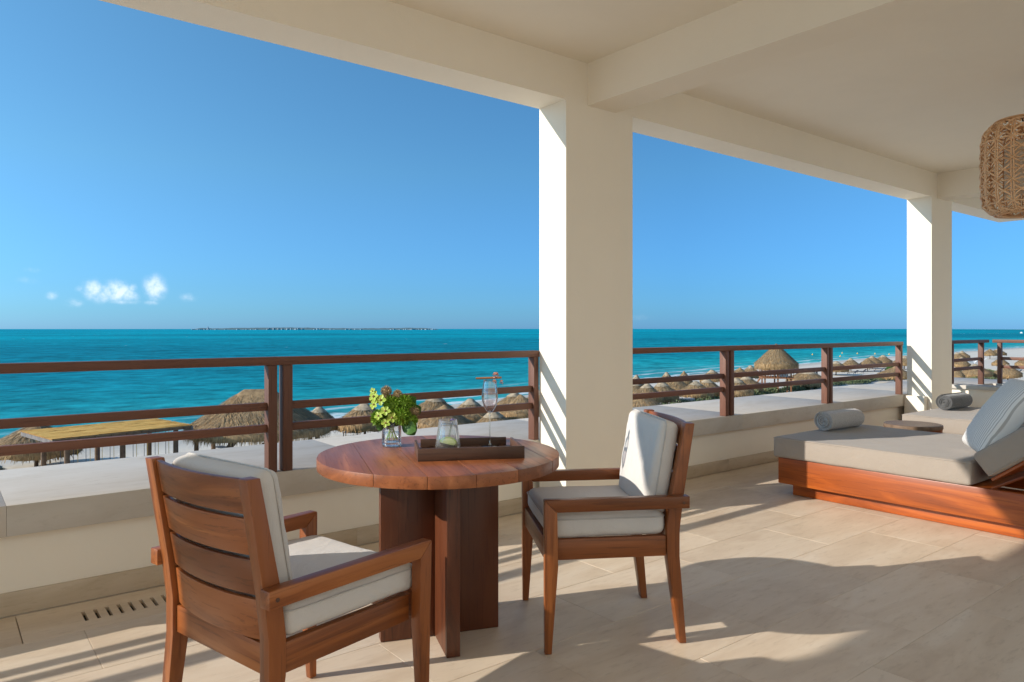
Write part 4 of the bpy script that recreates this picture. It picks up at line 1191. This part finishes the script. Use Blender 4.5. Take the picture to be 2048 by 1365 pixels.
# ---- buoys, boat, island
by = thing('buoy', '-', 'buoy')
MB().lathe([(.02, -.2), (.20, -.15), (.26, .03), (.22, .22), (.08, .34), (.06, .40)], 12).build('float', BUOYM, by, smooth=True)
MB().tube([(0, 0, .38), (0, 0, .6)], .035, 6).build('top_mark', WHITEM, by)
for i, (x, y, lab) in enumerate(((250.4, 136.6, 'orange buoy in the sea just left of the second paired post'), (246.4, 127.1, 'low orange buoy in the sea above the first umbrella past the paired post'),
                                 (274.9, 138.1, 'far pale buoy in the sea between the paired post and the umbrella row'), (242.0, 121.9, 'orange buoy nearest the beach above the umbrella row'),
                                 (273.9, 131.7, 'far buoy in the sea above the middle of the umbrella row'), (276.5, 126.3, 'buoy in the sea above the last umbrellas before the end post'),
                                 (274.8, 120.4, 'buoy in the sea between the end post and the far pillar'))):
    o = by if i == 0 else copy_tree(by)
    o.location = (x * .98, y * .98 + 3, GZ - .1); o['label'] = lab; o['group'] = 'buoys marking the swimming area'
bt = thing('motorboat', 'tiny white motorboat with a foam wake near the right edge', 'boat', (1741, 519, GZ - .2), R(30))
MB().prism([(-4, .5), (-3.8, 1.5), (4.6, 1.9), (3.4, .2), (-3.8, .0)], -1.3, 1.3).build('hull', WHITEM, bt)
MB().prism([(-1.5, 1.6), (-1.1, 2.9), (.8, 2.9), (1.6, 1.7)], -1.0, 1.0).build('cabin', WHITEM, bt)
FOAM = plain('sea_foam', (.75, .80, .82), 0.8, 0.1)
m = MB()
for cx, cy, L_, w_ in ((1700, 535, 70, 3.0), (1560, 560, 120, 2.6)):
    P = []
    for k in range(14):
        t = k / 13; wv_ = w_ * (.3 + t) * (.6 + .4 * math.sin(k * 2.1)); x_ = cx + (t - .5) * -L_ * .7; y_ = cy + (t - .5) * L_ * .72
        P += [(x_ - wv_ * .7, y_ - wv_ * .7, GZ - .1), (x_ + wv_ * .7, y_ + wv_ * .7, GZ - .1)]
    m.poly(P, [(k * 2, k * 2 + 1, k * 2 + 3, k * 2 + 2) for k in range(13)])
o = m.build('foam_wake', FOAM, fix=False); tag(o, 'white foam trails on the far sea at the right edge', 'wake', kind='stuff')


def far(px, dep):
    k = (px - 1024) / 1456
    return fwd * dep + rt * (k * dep)


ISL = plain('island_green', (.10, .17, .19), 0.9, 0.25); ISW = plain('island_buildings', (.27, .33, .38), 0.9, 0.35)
m = MB(); rnd = random.Random(9); P = []
D0 = 6800; NB = 90
for k in range(NB + 1):
    px = 381 + (876 - 381) * k / NB
    h_ = 12 + 6 * max(0, mnoise.noise((k * .16, 1, 0)) + .2) + 8 * math.exp(-((px - 560) / 90) ** 2) + 4 * math.exp(-((px - 830) / 50) ** 2) + rnd.uniform(-1.2, 1.2)
    h_ *= min(1, k / 4 + .2, (NB - k) / 6 + .15)
    a = far(px, D0); b = far(px, D0 + 900)
    P += [(a.x, a.y, GZ - 1), (a.x + fwd.x * 60, a.y + fwd.y * 60, GZ + h_), (b.x, b.y, GZ + h_ * .9), (b.x, b.y, GZ - 1)]
isl = m.poly(P, [(k * 4 + j, (k + 1) * 4 + j, (k + 1) * 4 + j + 1, k * 4 + j + 1) for k in range(NB) for j in range(3)]).build('distant_island', ISL); tag(isl, kind='structure')
m = MB()
for k in range(120):
    px = rnd.choice((rnd.uniform(383, 870), rnd.gauss(575, 45), rnd.gauss(400, 12), rnd.gauss(840, 25)))
    if not 383 < px < 872: continue
    a = far(px, D0 - rnd.uniform(5, 40)); w_ = rnd.uniform(6, 26); h_ = rnd.uniform(3, 9) + (7 * rnd.random() if 520 < px < 640 else 0)
    m.box(a.x - w_ / 2, a.x + w_ / 2, a.y - 8, a.y + 8, GZ - 1, GZ + h_)
o = m.build('island_town', ISW); tag(o, 'white specks of the town along the far island', 'town', kind='stuff')
a = far(416, D0 - 30)
lh = thing('island_tower', 'small white tower standing up at the left end of the island', 'tower', (a.x, a.y, GZ))
MB().lathe([(14, 0), (10, 14), (5, 18), (4, 27), (1, 31)], 10).build('tower_shaft', ISW, lh)
